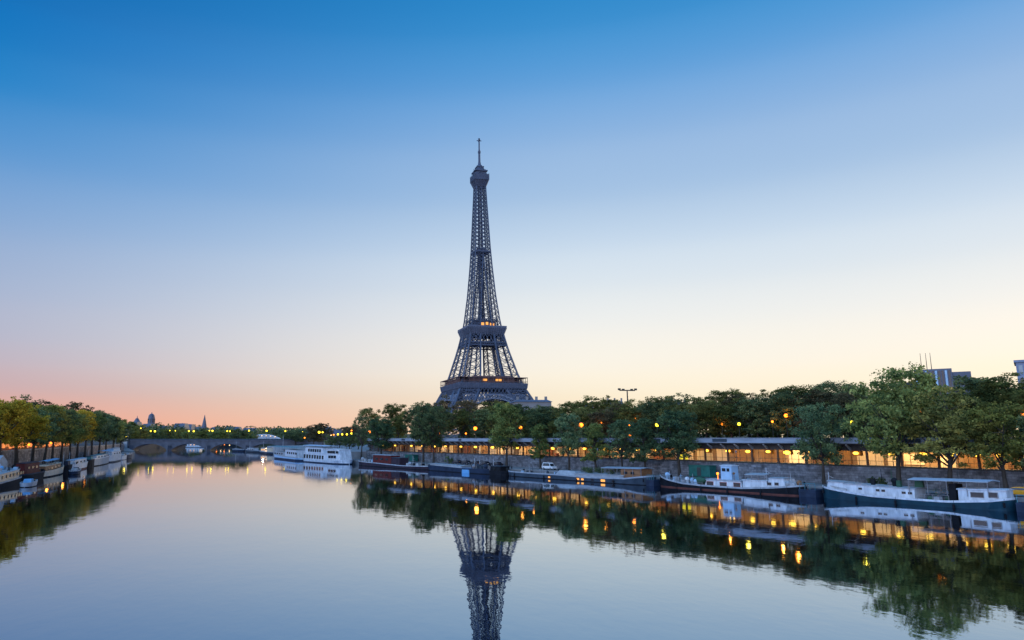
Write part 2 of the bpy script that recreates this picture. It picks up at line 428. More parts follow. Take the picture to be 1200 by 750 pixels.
# far terrain, to the horizon
b = MB(); b.prism([(-6000, 1250), (6000, 1250), (6000, 9000), (-6000, 9000)], -4, 3.0)
struct('terrain', b, M['earth'])
def hill(name, pts, Y, depth, seed, z0=0):
    r = random.Random(seed); b = MB(); n = 90; rows = 7; vs = []; fs = []
    xs = [p[0] for p in pts]; ys = [p[1] for p in pts]
    for j in range(rows):
        k = j / (rows - 1)
        for i in range(n):
            px = xs[0] + (xs[-1] - xs[0]) * i / (n - 1)
            q = P(px, float(np.interp(px, xs, ys)), Y)
            h = q.z * math.sin(math.pi * min(1, k * 0.75 + 0.02)) ** 0.7 if k < 0.67 else q.z * (1 - (k - .67) * 0.6)
            vs.append((q.x * (1 + k * depth / Y), Y + k * depth, z0 + h + (r.random() - .5) * 3.0 * (1 if 0 < j else 0)))
    for j in range(rows - 1):
        for i in range(n - 1): fs.append((j * n + i, j * n + i + 1, (j + 1) * n + i + 1, (j + 1) * n + i))
    b.add(vs, fs)
    return struct(name, b, M['earth'], smooth=True)
hill('hills', [(60, 503), (150, 500), (200, 500), (235, 501), (270, 503), (330, 504), (420, 506), (520, 508), (700, 507), (900, 506)], 1900, 900, 3)

# ------------------------------------------------------------------ trees
def leaf_mesh(name, clumps, per, size, seed, droop=0.2):
    r = np.random.default_rng(seed)
    cs = []; tint = []; sz = []
    for (c, rad, n_, t) in clumps:
        k = int(per * n_)
        d = r.normal(size=(k, 3)); d /= np.linalg.norm(d, axis=1)[:, None]
        d *= (r.random((k, 1)) ** 0.45) * np.array(rad)
        cs.append(np.array(c) + d)
        tint.append(np.clip(t + r.normal(0, .13, k), 0, 1)); sz.append(size * (0.6 + 0.9 * r.random(k)))
    cs = np.concatenate(cs); tint = np.concatenate(tint); sz = np.concatenate(sz); n = len(cs)
    nr = r.normal(size=(n, 3)); nr[:, 2] += 0.5; nr /= np.linalg.norm(nr, axis=1)[:, None]
    a = np.cross(nr, r.normal(size=(n, 3))); a /= np.linalg.norm(a, axis=1)[:, None]
    bb = np.cross(nr, a)
    s = sz[:, None]
    V = np.stack([cs - a * s * .55, cs - bb * s * .36 + nr * s * .1, cs + a * s * .6, cs + bb * s * .36 + nr * s * .1], 1).reshape(-1, 3)
    me = bpy.data.meshes.new(name)
    me.vertices.add(4 * n); me.vertices.foreach_set('co', V.ravel())
    me.loops.add(4 * n); me.loops.foreach_set('vertex_index', np.arange(4 * n, dtype=np.int32))
    me.polygons.add(n); me.polygons.foreach_set('loop_start', np.arange(0, 4 * n, 4, dtype=np.int32))
    try: me.polygons.foreach_set('loop_total', np.full(n, 4, dtype=np.int32))
    except Exception: pass
    at = me.attributes.new('tint', 'FLOAT', 'FACE'); at.data.foreach_set('value', tint.astype(np.float32))
    me.update(); me.validate()
    me.materials.append(M['L_green'])
    return me
def tree_kind(kind, seed):
    """a 10 m tall tree: trunk with limbs, and a crown of leaf clumps"""
    r = random.Random(seed); tb = MB(); clumps = []
    if kind == 'broad':  h0, cz, rx, rz_, nl, ncl, per, size = 2.3, 6.1, 3.6, 3.8, 10, 210, 62, 0.19
    elif kind == 'street': h0, cz, rx, rz_, nl, ncl, per, size = 1.7, 5.7, 3.9, 4.4, 9, 210, 52, 0.23
    elif kind == 'alley': h0, cz, rx, rz_, nl, ncl, per, size = 3.3, 6.6, 3.0, 3.4, 9, 170, 56, 0.20
    elif kind == 'cone': h0, cz, rx, rz_, nl, ncl, per, size = 1.9, 5.6, 2.3, 4.3, 8, 130, 55, 0.22
    elif kind == 'tall': h0, cz, rx, rz_, nl, ncl, per, size = 2.4, 6.2, 2.7, 3.9, 9, 170, 58, 0.21
    else: h0, cz, rx, rz_, nl, ncl, per, size = 2.4, 6.0, 3.2, 3.8, 11, 75, 30, 0.22   # sparse
    lean = (r.uniform(-.25, .25), r.uniform(-.25, .25))
    top = Vector((lean[0], lean[1], h0 + (1.6 if kind != 'cone' else 5.0)))
    mid = Vector((lean[0] * .3, lean[1] * .3, h0 * .5))
    tb.tube((0, 0, -0.25), (0, 0, .15), .34, .24, 9); tb.tube((0, 0, .15), mid, .24, .19, 9, False); tb.tube(mid, (lean[0] * .7, lean[1] * .7, h0), .19, .16, 9, False)
    tb.tube((lean[0] * .7, lean[1] * .7, h0), top, .16, .10, 8, False)
    limbs = []
    for i in range(nl):
        t = 2 * math.pi * (i + r.uniform(-.3, .3)) / nl
        z0 = h0 * .9 + r.random() * 1.4 if kind != 'cone' else h0 + r.random() * 4
        st = Vector((lean[0] * z0 / top.z, lean[1] * z0 / top.z, z0))
        rr = rx * r.uniform(.45, .85); ze = z0 + r.uniform(1.2, 4.6)
        if kind == 'cone': rr *= max(.25, 1 - (ze - 2) / 8.5); ze = min(ze, 9)
        en = Vector((math.cos(t) * rr, math.sin(t) * rr, min(ze, 9.0)))
        mi = st.lerp(en, .5) + Vector((0, 0, -.2 + r.random() * .5))
        tb.tube(st, mi, .095, .06, 6, False); tb.tube(mi, en, .06, .025, 5, False)
        limbs.append((mi, en))
        for j in range(3):
            e2 = mi.lerp(en, r.uniform(.2, .9)) + Vector((r.uniform(-1.2, 1.2), r.uniform(-1.2, 1.2), r.uniform(.2, 1.5)))
            tb.tube(mi.lerp(en, r.uniform(.1, .6)), e2, .035, .012, 4, False); limbs.append((mi, e2))
    # uneven outline: a handful of big lobes that carry the clumps
    lobes = []
    for i in range({'cone': 9, 'sparse': 11}.get(kind, 17)):
        t = 2 * math.pi * i / 5.0 + r.uniform(-.4, .4); k = r.random()
        zz = cz + rz_ * (k * 1.5 - .75); f = math.sqrt(max(0.05, 1 - ((zz - cz) / rz_) ** 2)) * rx * r.uniform(.4, .74)
        if kind == 'cone': zz = 2.6 + 6.2 * i / 8; f = (1 - (zz - 2) / 8.6) * rx * .6
        lobes.append((Vector((math.cos(t) * f, math.sin(t) * f, zz)), (rx * r.uniform(.34, .58) if kind != 'cone' else rx * (.3 + .45 * (1 - (zz - 2) / 9)))))
    if kind == 'cone': lobes.append((Vector((0, 0, 9.0)), .55))
    for i in range(ncl):
        lb, lr = lobes[i % len(lobes)] if r.random() < .9 else (limbs[r.randrange(len(limbs))][1], .6)
        d = Vector((r.gauss(0, 1), r.gauss(0, 1), r.gauss(0, 1))).normalized() * lr * r.uniform(.5, 1.05)
        c = lb + d
        ce = Vector((lean[0], lean[1], cz)); v = c - ce
        qn = math.sqrt((v.x / (rx * 1.12)) ** 2 + (v.y / (rx * 1.12)) ** 2 + (v.z / (rz_ * .98)) ** 2)
        if qn > 1 and kind != 'cone': c = ce + v * (r.uniform(.82, 1.0) / qn)
        c.z = max(h0 * (.85 if kind != 'cone' else 1.25) + r.random() * .5, c.z)
        cr = r.uniform(.34, .78) * (1 if kind != 'sparse' else .8)
        clumps.append((tuple(c), (cr * 1.1, cr * 1.1, cr * .72), r.uniform(.5, 1.4), r.uniform(.12, .85)))
    if kind in ('broad', 'sparse', 'tall', 'alley'):       # airy sprigs at the top edge
        for i in range(26):
            t = r.uniform(0, 6.28); f = rx * r.uniform(.2, 1.05); z = cz + rz_ * r.uniform(.3, 1.02) * math.sqrt(max(.08, 1 - (f / rx / 1.1) ** 2))
            clumps.append(((math.cos(t) * f, math.sin(t) * f, z), (.32, .32, .3), .28, r.uniform(.3, .9)))
            nb = min(limbs, key=lambda l: (l[1] - Vector((math.cos(t) * f, math.sin(t) * f, z))).length)[1]
            tb.tube(nb, (math.cos(t) * f, math.sin(t) * f, z), .025, .01, 4, False)
    tm = bpy.data.meshes.new('trunk'); tm.from_pydata(tb.v, [], tb.f); tm.materials.append(M['bark']); tm.polygons.foreach_set('use_smooth', [True] * len(tm.polygons)); tm.update()
    return tm, leaf_mesh('crown', clumps, per, size, seed)
TREES = {k: [tree_kind(k, s) for s in range(i * 10 + 1, i * 10 + 1 + n)] for i, (k, n) in enumerate((('broad', 4), ('street', 5), ('cone', 2), ('tall', 4), ('sparse', 2), ('alley', 4)))}
UNITW = dict(alley=6.4, broad=7.6, street=8.0, cone=4.6, tall=5.8, sparse=7.4)
def tree(kind, var, loc, h, w, leaf, label, group=None, name='tree', rz=None):
    t = thing(name, label, 'tree', loc, rnd.uniform(0, 6.28) if rz is None else rz, group)
    tm, cm = TREES[kind][var % len(TREES[kind])]
    for n_, me in (('trunk', tm), ('crown', cm)):
        o = bpy.data.objects.new(n_, me); C.objects.link(o); o.parent = t
        o.scale = (w / UNITW[kind], w / UNITW[kind], h / 10)
        if n_ == 'crown':
            o.material_slots[0].link = 'OBJECT'; o.material_slots[0].material = M[leaf]
    return t

# trees standing on the right quay, in front of the wall: px, top row, crown width px, kind, leaf, label
quay_trees = [
 (424, 484, 30, 'sparse', 'L_dark', 'thin dark tree with bare twigs, rising just right of the white cruise ship'),
 (447, 488, 32, 'tall', 'L_teal', 'rounded grey-green quay tree behind the brown cabin of the plum barge'),
 (496, 472, 34, 'tall', 'L_dark', 'slim dark-trunked quay tree, left one of the pair standing by the green container'),
 (508, 478, 32, 'tall', 'L_dark', 'slim dark-trunked quay tree, right one of the pair standing near the green container'),
 (592, 471, 40, 'tall', 'L_green', 'tall pale-green quay tree with straight trunk, right below the tower'),
 (632, 496, 26, 'cone', 'L_green', 'small pointed green quay tree just right of the tall tree below the tower'),
 (665, 484, 34, 'tall', 'L_teal', 'grey-green quay tree rising behind the white van'),
 (697, 495, 32, 'cone', 'L_green', 'small pointed quay tree just right of the bright orange street lamp'),
 (727, 491, 34, 'tall', 'L_teal', 'bushy blue-green quay tree, left one of two behind the slate barge cabin'),
 (754, 489, 34, 'cone', 'L_teal', 'pointed blue-green quay tree standing left of the yellow-lit sign'),
 (792, 480, 52, 'tall', 'L_teal', 'full grey-green quay tree directly above the yellow-lit sign'),
 (957, 470, 62, 'broad', 'L_teal', 'wide blue-green quay tree hiding a lamp of the gallery, left of the tallest tree'),
 (1038, 420, 94, 'broad', 'L_green', 'tallest tree on the quay, with airy top and thick dark trunk behind the bush'),
 (1099, 454, 100, 'broad', 'L_olive', 'broad olive-green quay tree behind the long awning of the teal barge'),
 (1166, 470, 66, 'tall', 'L_olive', 'yellowish green quay tree at the right edge, behind the stern of the teal barge'),
 (1222, 478, 60, 'broad', 'L_dark', 'dark quay tree cut by the right edge of the picture'),
]
for i, (px, yt, wpx, k, lf, lab) in enumerate(quay_trees):
    a, z = RF.hit(px, yt, 14.2)
    loc = RF.w(a, 14.2, 1.5)
    tree(k, i, loc, (z - 1.5) * 1.0, wpx / F * loc.y * 1.05, lf, lab, 'trees on the right quay', 'quay_tree')

# two rows of trees on the street above the gallery
sky_x = [430, 460, 500, 530, 560, 600, 640, 680, 720, 760, 800, 830, 870, 920, 950, 980, 1020, 1060, 1110, 1140, 1180, 1260]
sky_y = [480, 473, 468, 469, 471, 470, 469, 468, 468, 465, 461, 458, 460, 452, 449, 447, 448, 456, 458, 441, 440, 443]
row1 = [446, 470, 493, 516, 540, 563, 587, 611, 635, 660, 686, 712, 739, 767, 796, 826, 857, 889, 922, 957, 994, 1033, 1074, 1117, 1162, 1210, 1262, 1320, 1385, 1460]
for i, px in enumerate(row1):
    px += rnd.uniform(-5, 5)
    top = float(np.interp(px, sky_x, sky_y)) + rnd.uniform(5, 16)
    a, z = RF.hit(px, top, 33)
    loc = RF.w(a, 33, 9.1)
    tree('street', i, loc, (z - 9.1) * 1.03, rnd.uniform(10.5, 13.5), rnd.choice(['L_dark', 'L_dark', 'L_forest', 'L_forest', 'L_brown']),
         f'leafy street tree above the lit gallery, {ORD[i]} from the left in the front row', 'front row of street trees', 'street_tree')
row2 = [436, 462, 490, 519, 548, 577, 607, 638, 668, 700, 733, 766, 800, 836, 872, 908, 946, 985, 1025, 1066, 1108, 1146, 1186, 1232, 1290, 1355, 1430]
for i, px in enumerate(row2):
    px += rnd.uniform(-5, 5)
    top = float(np.interp(px, sky_x, sky_y)) + rnd.uniform(-4, 5)
    if 1045 < px < 1125: top += 11
    if 712 < px < 762: top = max(top, 470)
    if 612 < px < 650: top += 3
    a, z = RF.hit(px, top, 50)
    loc = RF.w(a, 50, 9.1)
    tree('sparse' if i in (2, 12) else ('broad' if i % 3 else 'street'), i + 3, loc, (z - 9.1) * 1.04, rnd.uniform(14, 18), rnd.choice(['L_dark', 'L_forest', 'L_brown', 'L_forest']),
         f'tall street tree whose crown forms the skyline, {ORD[i]} from the left in the back row', 'back row of street trees', 'street_tree')
# left bank trees on the quay and behind
lt = [(6, 466, 'L_gold'), (26, 475, 'L_gold'), (43, 478, 'L_teal'), (57, 476, 'L_olive'), (66, 478, 'L_dark'), (76, 480, 'L_green'), (86, 481, 'L_olive'), (94, 482, 'L_gold'), (103, 482, 'L_green'), (111, 482, 'L_dark'), (119, 484, 'L_teal'), (127, 487, 'L_dark'), (135, 492, 'L_green'), (143, 497, 'L_dark')]
for i, (px, yt, lf) in enumerate(lt):
    a, z = LF.hit(px, yt, 10.5)
    col = {'L_gold': 'golden', 'L_teal': 'blue-green', 'L_olive': 'olive', 'L_dark': 'dark green', 'L_green': 'green'}[lf]
    tree('alley', i, LF.w(a, 10.5, 2.0), (z - 2.0) * 1.03, 14.5 if i > 1 else 17, lf,
         f'{col} tree on the left quay behind the houseboats, {ORD[i]} from the left', 'trees on the left quay', 'quay_tree')
for i, (px, yt, lf) in enumerate([(-14, 466, 'L_brown'), (20, 462, 'L_dark'), (45, 466, 'L_brown'), (66, 474, 'L_brown'), (92, 471, 'L_brown'), (110, 480, 'L_brown'), (124, 481, 'L_dark'), (139, 488, 'L_olive'), (151, 493, 'L_green'), (163, 498, 'L_olive')]):
    a, z = LF.hit(px, yt, 34)
    tree('street', i, LF.w(a, 34, 6.3), z - 6.3, 20, lf, f'big rounded tree rising behind the left quay row, {ORD[i]} from the left', 'trees behind the left quay', 'park_tree')
# trees beyond the bridge and along the bend
far = []
for px in range(152, 300, 9): far.append((px + rnd.uniform(-3, 3), 503 + rnd.uniform(-2.5, 3) + max(0, (px - 240) * .04), rnd.uniform(690, 900), 'street', rnd.choice(['L_olive', 'L_green', 'L_dark']), 20))
for i, (px, yt, Y, k, lf, w) in enumerate(far):
    q = P(px, yt, Y)
    tree(k, i, (q.x, q.y, 6.3), max(6, q.z - 6.3), w, lf, f'distant tree beyond the stone bridge, {ORD[i]} from the left', 'trees beyond the bridge', 'distant_tree')
bend = [(347, 502, 640, 26, 'L_dark', 'small round dark tree behind the blue and white moored ship'), (368, 497, 560, 18, 'L_brown', 'left half of the brown pair of trees above the cruise ship stern'), (379, 495, 560, 18, 'L_brown', 'right half of the brown pair of trees above the cruise ship'),
        (405, 500, 520, 14, 'L_brown', 'small brown tree behind the four yellow lamps, left of the twiggy tree'), (414, 497, 470, 14, 'L_brown', 'dull brown tree close to the left of the twiggy tree'),
        (388, 509, 470, 11, 'L_dark', 'low dark bushy tree above the bow of the cruise ship'), (398, 511, 440, 11, 'L_dark', 'low dark bushy tree, middle of three behind the cruise ship bow'), (410, 511, 400, 11, 'L_dark', 'low dark bushy tree nearest the twiggy tree behind the cruise ship'),
        (420, 506, 380, 12, 'L_dark', 'low dense tree at the left end of the lit gallery'), (434, 500, 345, 13, 'L_dark', 'dense dark tree over the left end of the gallery roof')]
for i, (px, yt, Y, w, lf, lab) in enumerate(bend):
    q = P(px, yt, Y)
    tree('street', i + 1, (q.x, q.y, 4.6), q.z - 4.6, w, lf, lab, 'trees along the bend', 'distant_tree')
# park wood behind the street rows: reads as one dark mass between the trunks
r_ = random.Random(8); cl = []
for i in range(420):
    a_ = r_.uniform(-215, 75); o_ = r_.uniform(66, 84); q = RF.w(a_, o_, 9.1); h_ = 12 + .02 * abs(a_)
    cl.append(((q.x, q.y, 9.1 + r_.uniform(.05, .8) * h_), (2.8, 2.8, 2.2), 1.0, r_.uniform(.1, .8)))
wm = leaf_mesh('park_wood', cl, 120, .95, 19)
wp = bpy.data.objects.new('park_wood', wm); C.objects.link(wp); wm.materials[0] = M['L_dark']
tag(wp, 'dense dark park wood behind the rows of street trees on the right bank', 'wood', kind='stuff')
# far-off wood on the skyline: reads as one mass
r_ = random.Random(5); cl = []
for i in range(260):
    px = r_.uniform(130, 470); Y = r_.uniform(1150, 1750); yt = float(np.interp(px, [130, 200, 260, 330, 470], [497, 499, 501, 502.5, 504])) + r_.uniform(-1, 6)
    q = P(px, yt, Y)
    cl.append(((q.x, q.y, q.z * .72), (r_.uniform(12, 22), 14, max(4, q.z * .4)), 1.0, r_.uniform(.1, .7)))
wm = leaf_mesh('distant_wood', cl, 130, 3.2, 9)
wo_ = bpy.data.objects.new('distant_wood', wm); C.objects.link(wo_); wm.materials[0] = M['L_dark']
tag(wo_, 'dark far-off wood along the horizon beyond the stone bridge', 'wood', kind='stuff')

# ------------------------------------------------------------------ the iron lattice tower
TH = R(13)
tw0 = P(565.5, 452, 745)
tower = thing('iron_lattice_tower', 'tall tapering iron lattice tower with three platforms and an antenna, rising above the trees', 'tower', (tw0.x, 745, 7.0), TH)
zo = [0, 28, 50, 57, 65, 90, 100, 115, 125, 150, 178, 200, 262, 276]
ho = [62.4, 45, 34.2, 31.4, 28.3, 21.4, 19.0, 16.0, 14.5, 11.7, 9.5, 8.1, 5.3, 4.9]
zi = [0, 28, 50, 57, 65, 96, 115, 150, 196, 300]
hi_ = [37.4, 26.5, 14.5, 12.2, 11.2, 8.0, 6.4, 3.4, 0.0, 0.0]
def HO(z): return float(np.interp(z, zo, ho))
def HI(z): return float(np.interp(z, zi, hi_))
def leg_mesh(sx, sy, z0, z1, n, cw, dw, sub=2):
    b = MB(); zs = [z0 + (z1 - z0) * (1 - (1 - i / n) ** 1.15) for i in range(n + 1)]
    def pts(z):
        o, i = HO(z), HI(z)
        return [Vector((sx * p, sy * q, z)) for p, q in ((o, o), (o, i), (i, i), (i, o))]
    for za, zb in zip(zs, zs[1:]):
        A, B = pts(za), pts(zb)
        for k in range(4):
            b.bar(A[k], B[k], cw if k != 2 else cw * .8)
            a0, a1, b0, b1 = A[k], A[(k + 1) % 4], B[k], B[(k + 1) % 4]
            b.bar(b0, b1, dw)
            for s in range(sub):           # small crosses side by side and one above the other
                for t in range(sub):
                    f = lambda u, v: a0.lerp(a1, u).lerp(b0.lerp(b1, u), v)
                    u0, u1, v0, v1 = s / sub, (s + 1) / sub, t / sub, (t + 1) / sub
                    b.bar(f(u0, v0), f(u1, v1), dw * .8); b.bar(f(u1, v0), f(u0, v1), dw * .8)
            if sub > 1: b.bar(a0.lerp(a1, .5), b0.lerp(b1, .5), dw * .7)
    return b
for sx in (-1, 1):
    for sy in (-1, 1):
        leg_mesh(sx, sy, 0, 50, 5, 1.9, .8).build('lower_leg', M['iron'], tower)
        leg_mesh(sx, sy, 50, 108, 8, 1.5, .54, 1).build('middle_leg', M['iron'], tower)
        leg_mesh(sx, sy, 108, 196, 17, .95, .42, 1).build('upper_leg', M['iron'], tower)
b = MB(); zs = [196 + 84 * (i / 20) for i in range(21)]
for za, zb in zip(zs, zs[1:]):
    ha, hb = HO(za), HO(zb)
    ca = [(-ha, -ha), (0, -ha), (ha, -ha), (ha, 0), (ha, ha), (0, ha), (-ha, ha), (-ha, 0)]; cb = [(x * hb / ha, y * hb / ha) for x, y in ca]
    for k in range(8):
        j = (k + 1) % 8
        A, B, A2, B2 = (Vector((*ca[k], za)), Vector((*cb[k], zb)), Vector((*ca[j], za)), Vector((*cb[j], zb)))
        b.bar(A, B, .9 if k % 2 == 0 else .6); b.bar(B, B2, .5); b.bar(A, B2, .42); b.bar(A2, B, .42)
b.box(0, 0, 197, 17.6, 17.6, 1.2); b.box(0, 0, 199.6, 8, 8, 3)
b.build('upper_shaft', M['iron'], tower)
b = MB()
for x, y in ((-1.7, -1.7), (1.7, -1.7), (1.7, 1.7), (-1.7, 1.7)): b.bar((x * 1.3, y * 1.3, 115), (x * .8, y * .8, 274), .75)
for z in np.arange(117, 274, 3.4):
    for (x, y), (x2, y2) in (((-1.9, -1.9), (1.9, -1.9)), ((1.9, -1.9), (1.9, 1.9)), ((1.9, 1.9), (-1.9, 1.9)), ((-1.9, 1.9), (-1.9, -1.9))):
        b.bar((x, y, z), (x2, y2, z + 3.4), .4); b.bar((x2, y2, z), (x, y, z + 3.4), .4)
b.build('lift_shaft', M['iron'], tower)
def ringwall(b, h0, z0, h1, z1, t=.6):
    for k in range(4):
        c, s = math.cos(k * math.pi / 2), math.sin(k * math.pi / 2)
        f = lambda x, y, z: (x * c - y * s, x * s + y * c, z)
        b.add([f(-h0, -h0, z0), f(h0, -h0, z0), f(h1, -h1, z1), f(-h1, -h1, z1), f(-h0 + t, -h0 + t, z0), f(h0 - t, -h0 + t, z0), f(h1 - t, -h1 + t, z1), f(-h1 + t, -h1 + t, z1)],
              [(0, 1, 2, 3), (5, 4, 7, 6), (0, 4, 5, 1), (3, 2, 6, 7)])
def ringlattice(b, h0, z0, h1, z1, n, w, frame=None):
    for k in range(4):
        c, s = math.cos(k * math.pi / 2), math.sin(k * math.pi / 2)
        f = lambda u, v: Vector(((-1 + 2 * u) * (h0 + (h1 - h0) * v) * c + (h0 + (h1 - h0) * v) * s, (-1 + 2 * u) * (h0 + (h1 - h0) * v) * s - (h0 + (h1 - h0) * v) * c, z0 + (z1 - z0) * v))
        for i in range(n):
            b.bar(f(i / n, 0), f((i + 1) / n, 1), w); b.bar(f((i + 1) / n, 0), f(i / n, 1), w)
        if frame:
            b.bar(f(0, 0), f(1, 0), frame); b.bar(f(0, 1), f(1, 1), frame)
# grand arches between the legs
def arch_mesh():
    b = MB(); n = 28; pr = None
    for i in range(n + 1):
        t = math.pi * i / n
        rA, rB = 37.0, 33.2
        def pt(r): 
            z = 8 + r * math.sin(t) * 1.02; return Vector((r * math.cos(t), -HO(min(z, 50)) * .985, z))
        a, c = pt(rA), pt(rB)
        b.bar(a, c, .5)
        if pr: b.bar(pr[0], a, 1.0); b.bar(pr[1], c, 1.0); b.bar(pr[0], c, .4); b.bar(pr[1], a, .4)
        pr = (a, c)
    # spandrel lattice up to the frieze
    for i in range(-12, 12):
        x0, x1 = i * 2.7, (i + 1) * 2.7
        z0 = 8 + math.sqrt(max(0, 37 ** 2 - min(36.9, max(abs(x0), abs(x1))) ** 2)) * 1.02
        if z0 < 46: 
            zz = z0
            while zz < 46:
                zt = min(46, zz + 3); y0, y1 = -HO(zz), -HO(zt)
                b.bar((x0, y0, zz), (x1, y1, zt), .42); b.bar((x1, y0, zz), (x0, y1, zt), .42); zz = zt
    return b
for k in range(4):
    o = arch_mesh().build('arch', M['iron_pale'], tower); o.rotation_euler = (0, 0, k * math.pi / 2)
# first platform
b = MB()
ringwall(b, 34.6, 52.6, 35.3, 57.0, .8); b.span(-35, 35, -35, -17, 56.6, 57.2); b.span(-35, 35, 17, 35, 56.6, 57.2); b.span(-35, -17, -17, 17, 56.6, 57.2); b.span(17, 35, -17, 17, 56.6, 57.2)
for k in range(4):
    c, s = math.cos(k * math.pi / 2), math.sin(k * math.pi / 2)
    for i in range(30):
        x = -34.3 + 68.6 * i / 29
        b.bar((x * c + 35.0 * s, x * s - 35.0 * c, 52.4), (x * c + 35.8 * s, x * s - 35.8 * c, 57.0), .55)
fp = b.build('first_platform', M['iron_lt'], tower)
b = MB(); ringlattice(b, 33.8, 46.2, 34.5, 52.4, 18, .75, 1.1); ringlattice(b, 34.3, 40.0, 34.2, 46.2, 24, .42, .8); b.build('lattice_girder', M['iron'], fp)
for s in (-1, 1):
    b = MB(); b.prism_xz([(-24, 57.3), (24, 57.3), (23, 62.6), (19, 64.2), (-19, 64.2), (-23, 62.6)], s * 31, s * 20); b.build('pavilion', M['pav'], fp)
for s in (-1, 1):
    b = MB(); b.prism_xz([(-31, 57.3), (-20, 57.3), (-21, 63.4), (-31, 62.4)] if s < 0 else [(20, 57.3), (31, 57.3), (31, 62.4), (21, 63.4)], -24, 24); b.build('pavilion', M['pav'], fp)
b = MB()
for s in (-1, 1):
    for q in (-1, 1): b.span(s * 24.0, s * 35.5, q * 24.0, q * 35.5, 62.3, 62.9)
    b.span(-24, 24, s * 32.3, s * 35.5, 62.3, 62.9); b.span(s * 32.3, s * 35.5, -24, 24, 62.3, 62.9)
for k in range(4):
    c, s = math.cos(k * math.pi / 2), math.sin(k * math.pi / 2)
    for i in range(15):
        x = -35.2 + 70.4 * i / 14; b.bar((x * c + 35.2 * s, x * s - 35.2 * c, 57.2), (x * c + 35.2 * s, x * s - 35.2 * c, 62.3), .38)
    b.bar((-35.2 * c + 35.2 * s, -35.2 * s - 35.2 * c, 58.6), (35.2 * c + 35.2 * s, 35.2 * s - 35.2 * c, 58.6), .35)
b.build('gallery_roof', M['pav'], fp)
for x0, x1 in ((-9.5, -5.5), (3.5, 9.5)):
    b = MB(); b.span(x0, x1, -31.4, -31.05, 59.2, 61.2); b.build('lit_window', M['litwin'], fp)
# second platform
b = MB(); ringwall(b, 17.6, 108.6, 20.0, 114.6, .6); b.span(-20, 20, -20, 20, 114.2, 115.0); ringwall(b, 20.2, 115, 20.2, 116.4, .3); b.span(-16.6, 16.6, -16.6, 16.6, 98.4, 99.8)
for k in range(4):
    c, s = math.cos(k * math.pi / 2), math.sin(k * math.pi / 2)
    for i in range(17):
        x = -17.4 + 34.8 * i / 16; b.bar((x * c + 17.7 * s, x * s - 17.7 * c, 107), (x * 1.13 * c + 20.3 * s, x * 1.13 * s - 20.3 * c, 114.6), .5)
sp_ = b.build('second_platform', M['iron_lt'], tower)
b = MB(); ringlattice(b, 18.6, 99.5, 17.3, 108.4, 9, .55, 1.2); ringlattice(b, 18.9, 96.6, 18.5, 99.4, 18, .35, .9); b.build('lattice_girder', M['iron'], sp_)
b = MB(); b.box(0, 0, 118.6, 24, 24, 7.0, 0, .94); b.box(0, 0, 123.2, 15, 15, 2.2); ringlattice(b, 13.5, 122.2, 13.2, 124.4, 10, .3, .5); b.build('pavilion', M['iron'], sp_)
for x0, x1, z0, z1 in ((-5.5, -1.5, 117.4, 120.4), (0.5, 3, 118.2, 121), (5, 9.5, 117.2, 120.2)):
    b = MB(); b.span(x0, x1, -12.5, -12.05, z0, z1); b.build('lit_window', M['litwin'], sp_)
# top
b = MB(); ringwall(b, 5.2, 264, 7.6, 271.5, .5); b.span(-7.8, 7.8, -7.8, 7.8, 271.2, 272); ringwall(b, 8.1, 270.4, 8.1, 276.2, .4); b.span(-7.7, 7.7, -7.7, 7.7, 276.0, 276.8)
for k in range(4):
    c, s = math.cos(k * math.pi / 2), math.sin(k * math.pi / 2)
    for i in range(9):
        x = -7.6 + 15.2 * i / 8; b.bar((x * .65 * c + 5.2 * s, x * .65 * s - 5.2 * c, 263), (x * c + 8.2 * s, x * s - 8.2 * c, 271), .4); b.bar((x * c + 8.25 * s, x * s - 8.25 * c, 270.5), (x * c + 8.25 * s, x * s - 8.25 * c, 277.5), .3)
tp = b.build('top_platform', M['iron'], tower, loc=(0, 0, 5.2))
b = MB(); b.box(0, 0, 279.2, 12.5, 12.5, 5, 0, .9); b.box(0, 0, 282.6, 14, 14, 1.6, 0, 1.0); b.box(0, 0, 286, 9.5, 9.5, 5.4, 0, .72); b.box(0, 0, 289.6, 8, 8, 1.2); b.ball((0, 0, 290.2), 3.6, 10, 6, (1, 1, 1.1)); b.tube((0, 0, 292), (0, 0, 297), 1.9, 1.5, 10)
for i in range(14):
    t = i * .449; b.tube((6.3 * math.cos(t), 6.3 * math.sin(t), 283), (6.3 * math.cos(t), 6.3 * math.sin(t), 285.5 + (i % 3)), .35, .3, 5); b.ball((6.6 * math.cos(t), 6.6 * math.sin(t), 280 + (i % 2)), .8, 6, 4)
o = b.build('top_cabin', M['iron'], tp, loc=(0, 0, 69.05)); o.scale = (1, 1, .75)
b = MB(); b.tube((0, 0, 296), (0, 0, 310), 1.25, 1.1, 8); b.tube((0, 0, 310), (0, 0, 313), 1.5, 1.5, 8); b.tube((0, 0, 313), (0, 0, 329), .8, .7, 8)
b.bar((-2.6, 0, 327), (2.6, 0, 327), .8); b.bar((0, -2.6, 327), (0, 2.6, 327), .8); b.ball((0, 0, 329.4), 1.1, 8, 5)
o = b.build('antenna', M['iron'], tp, loc=(0, 0, 42.16)); o.scale = (1, 1, .84)

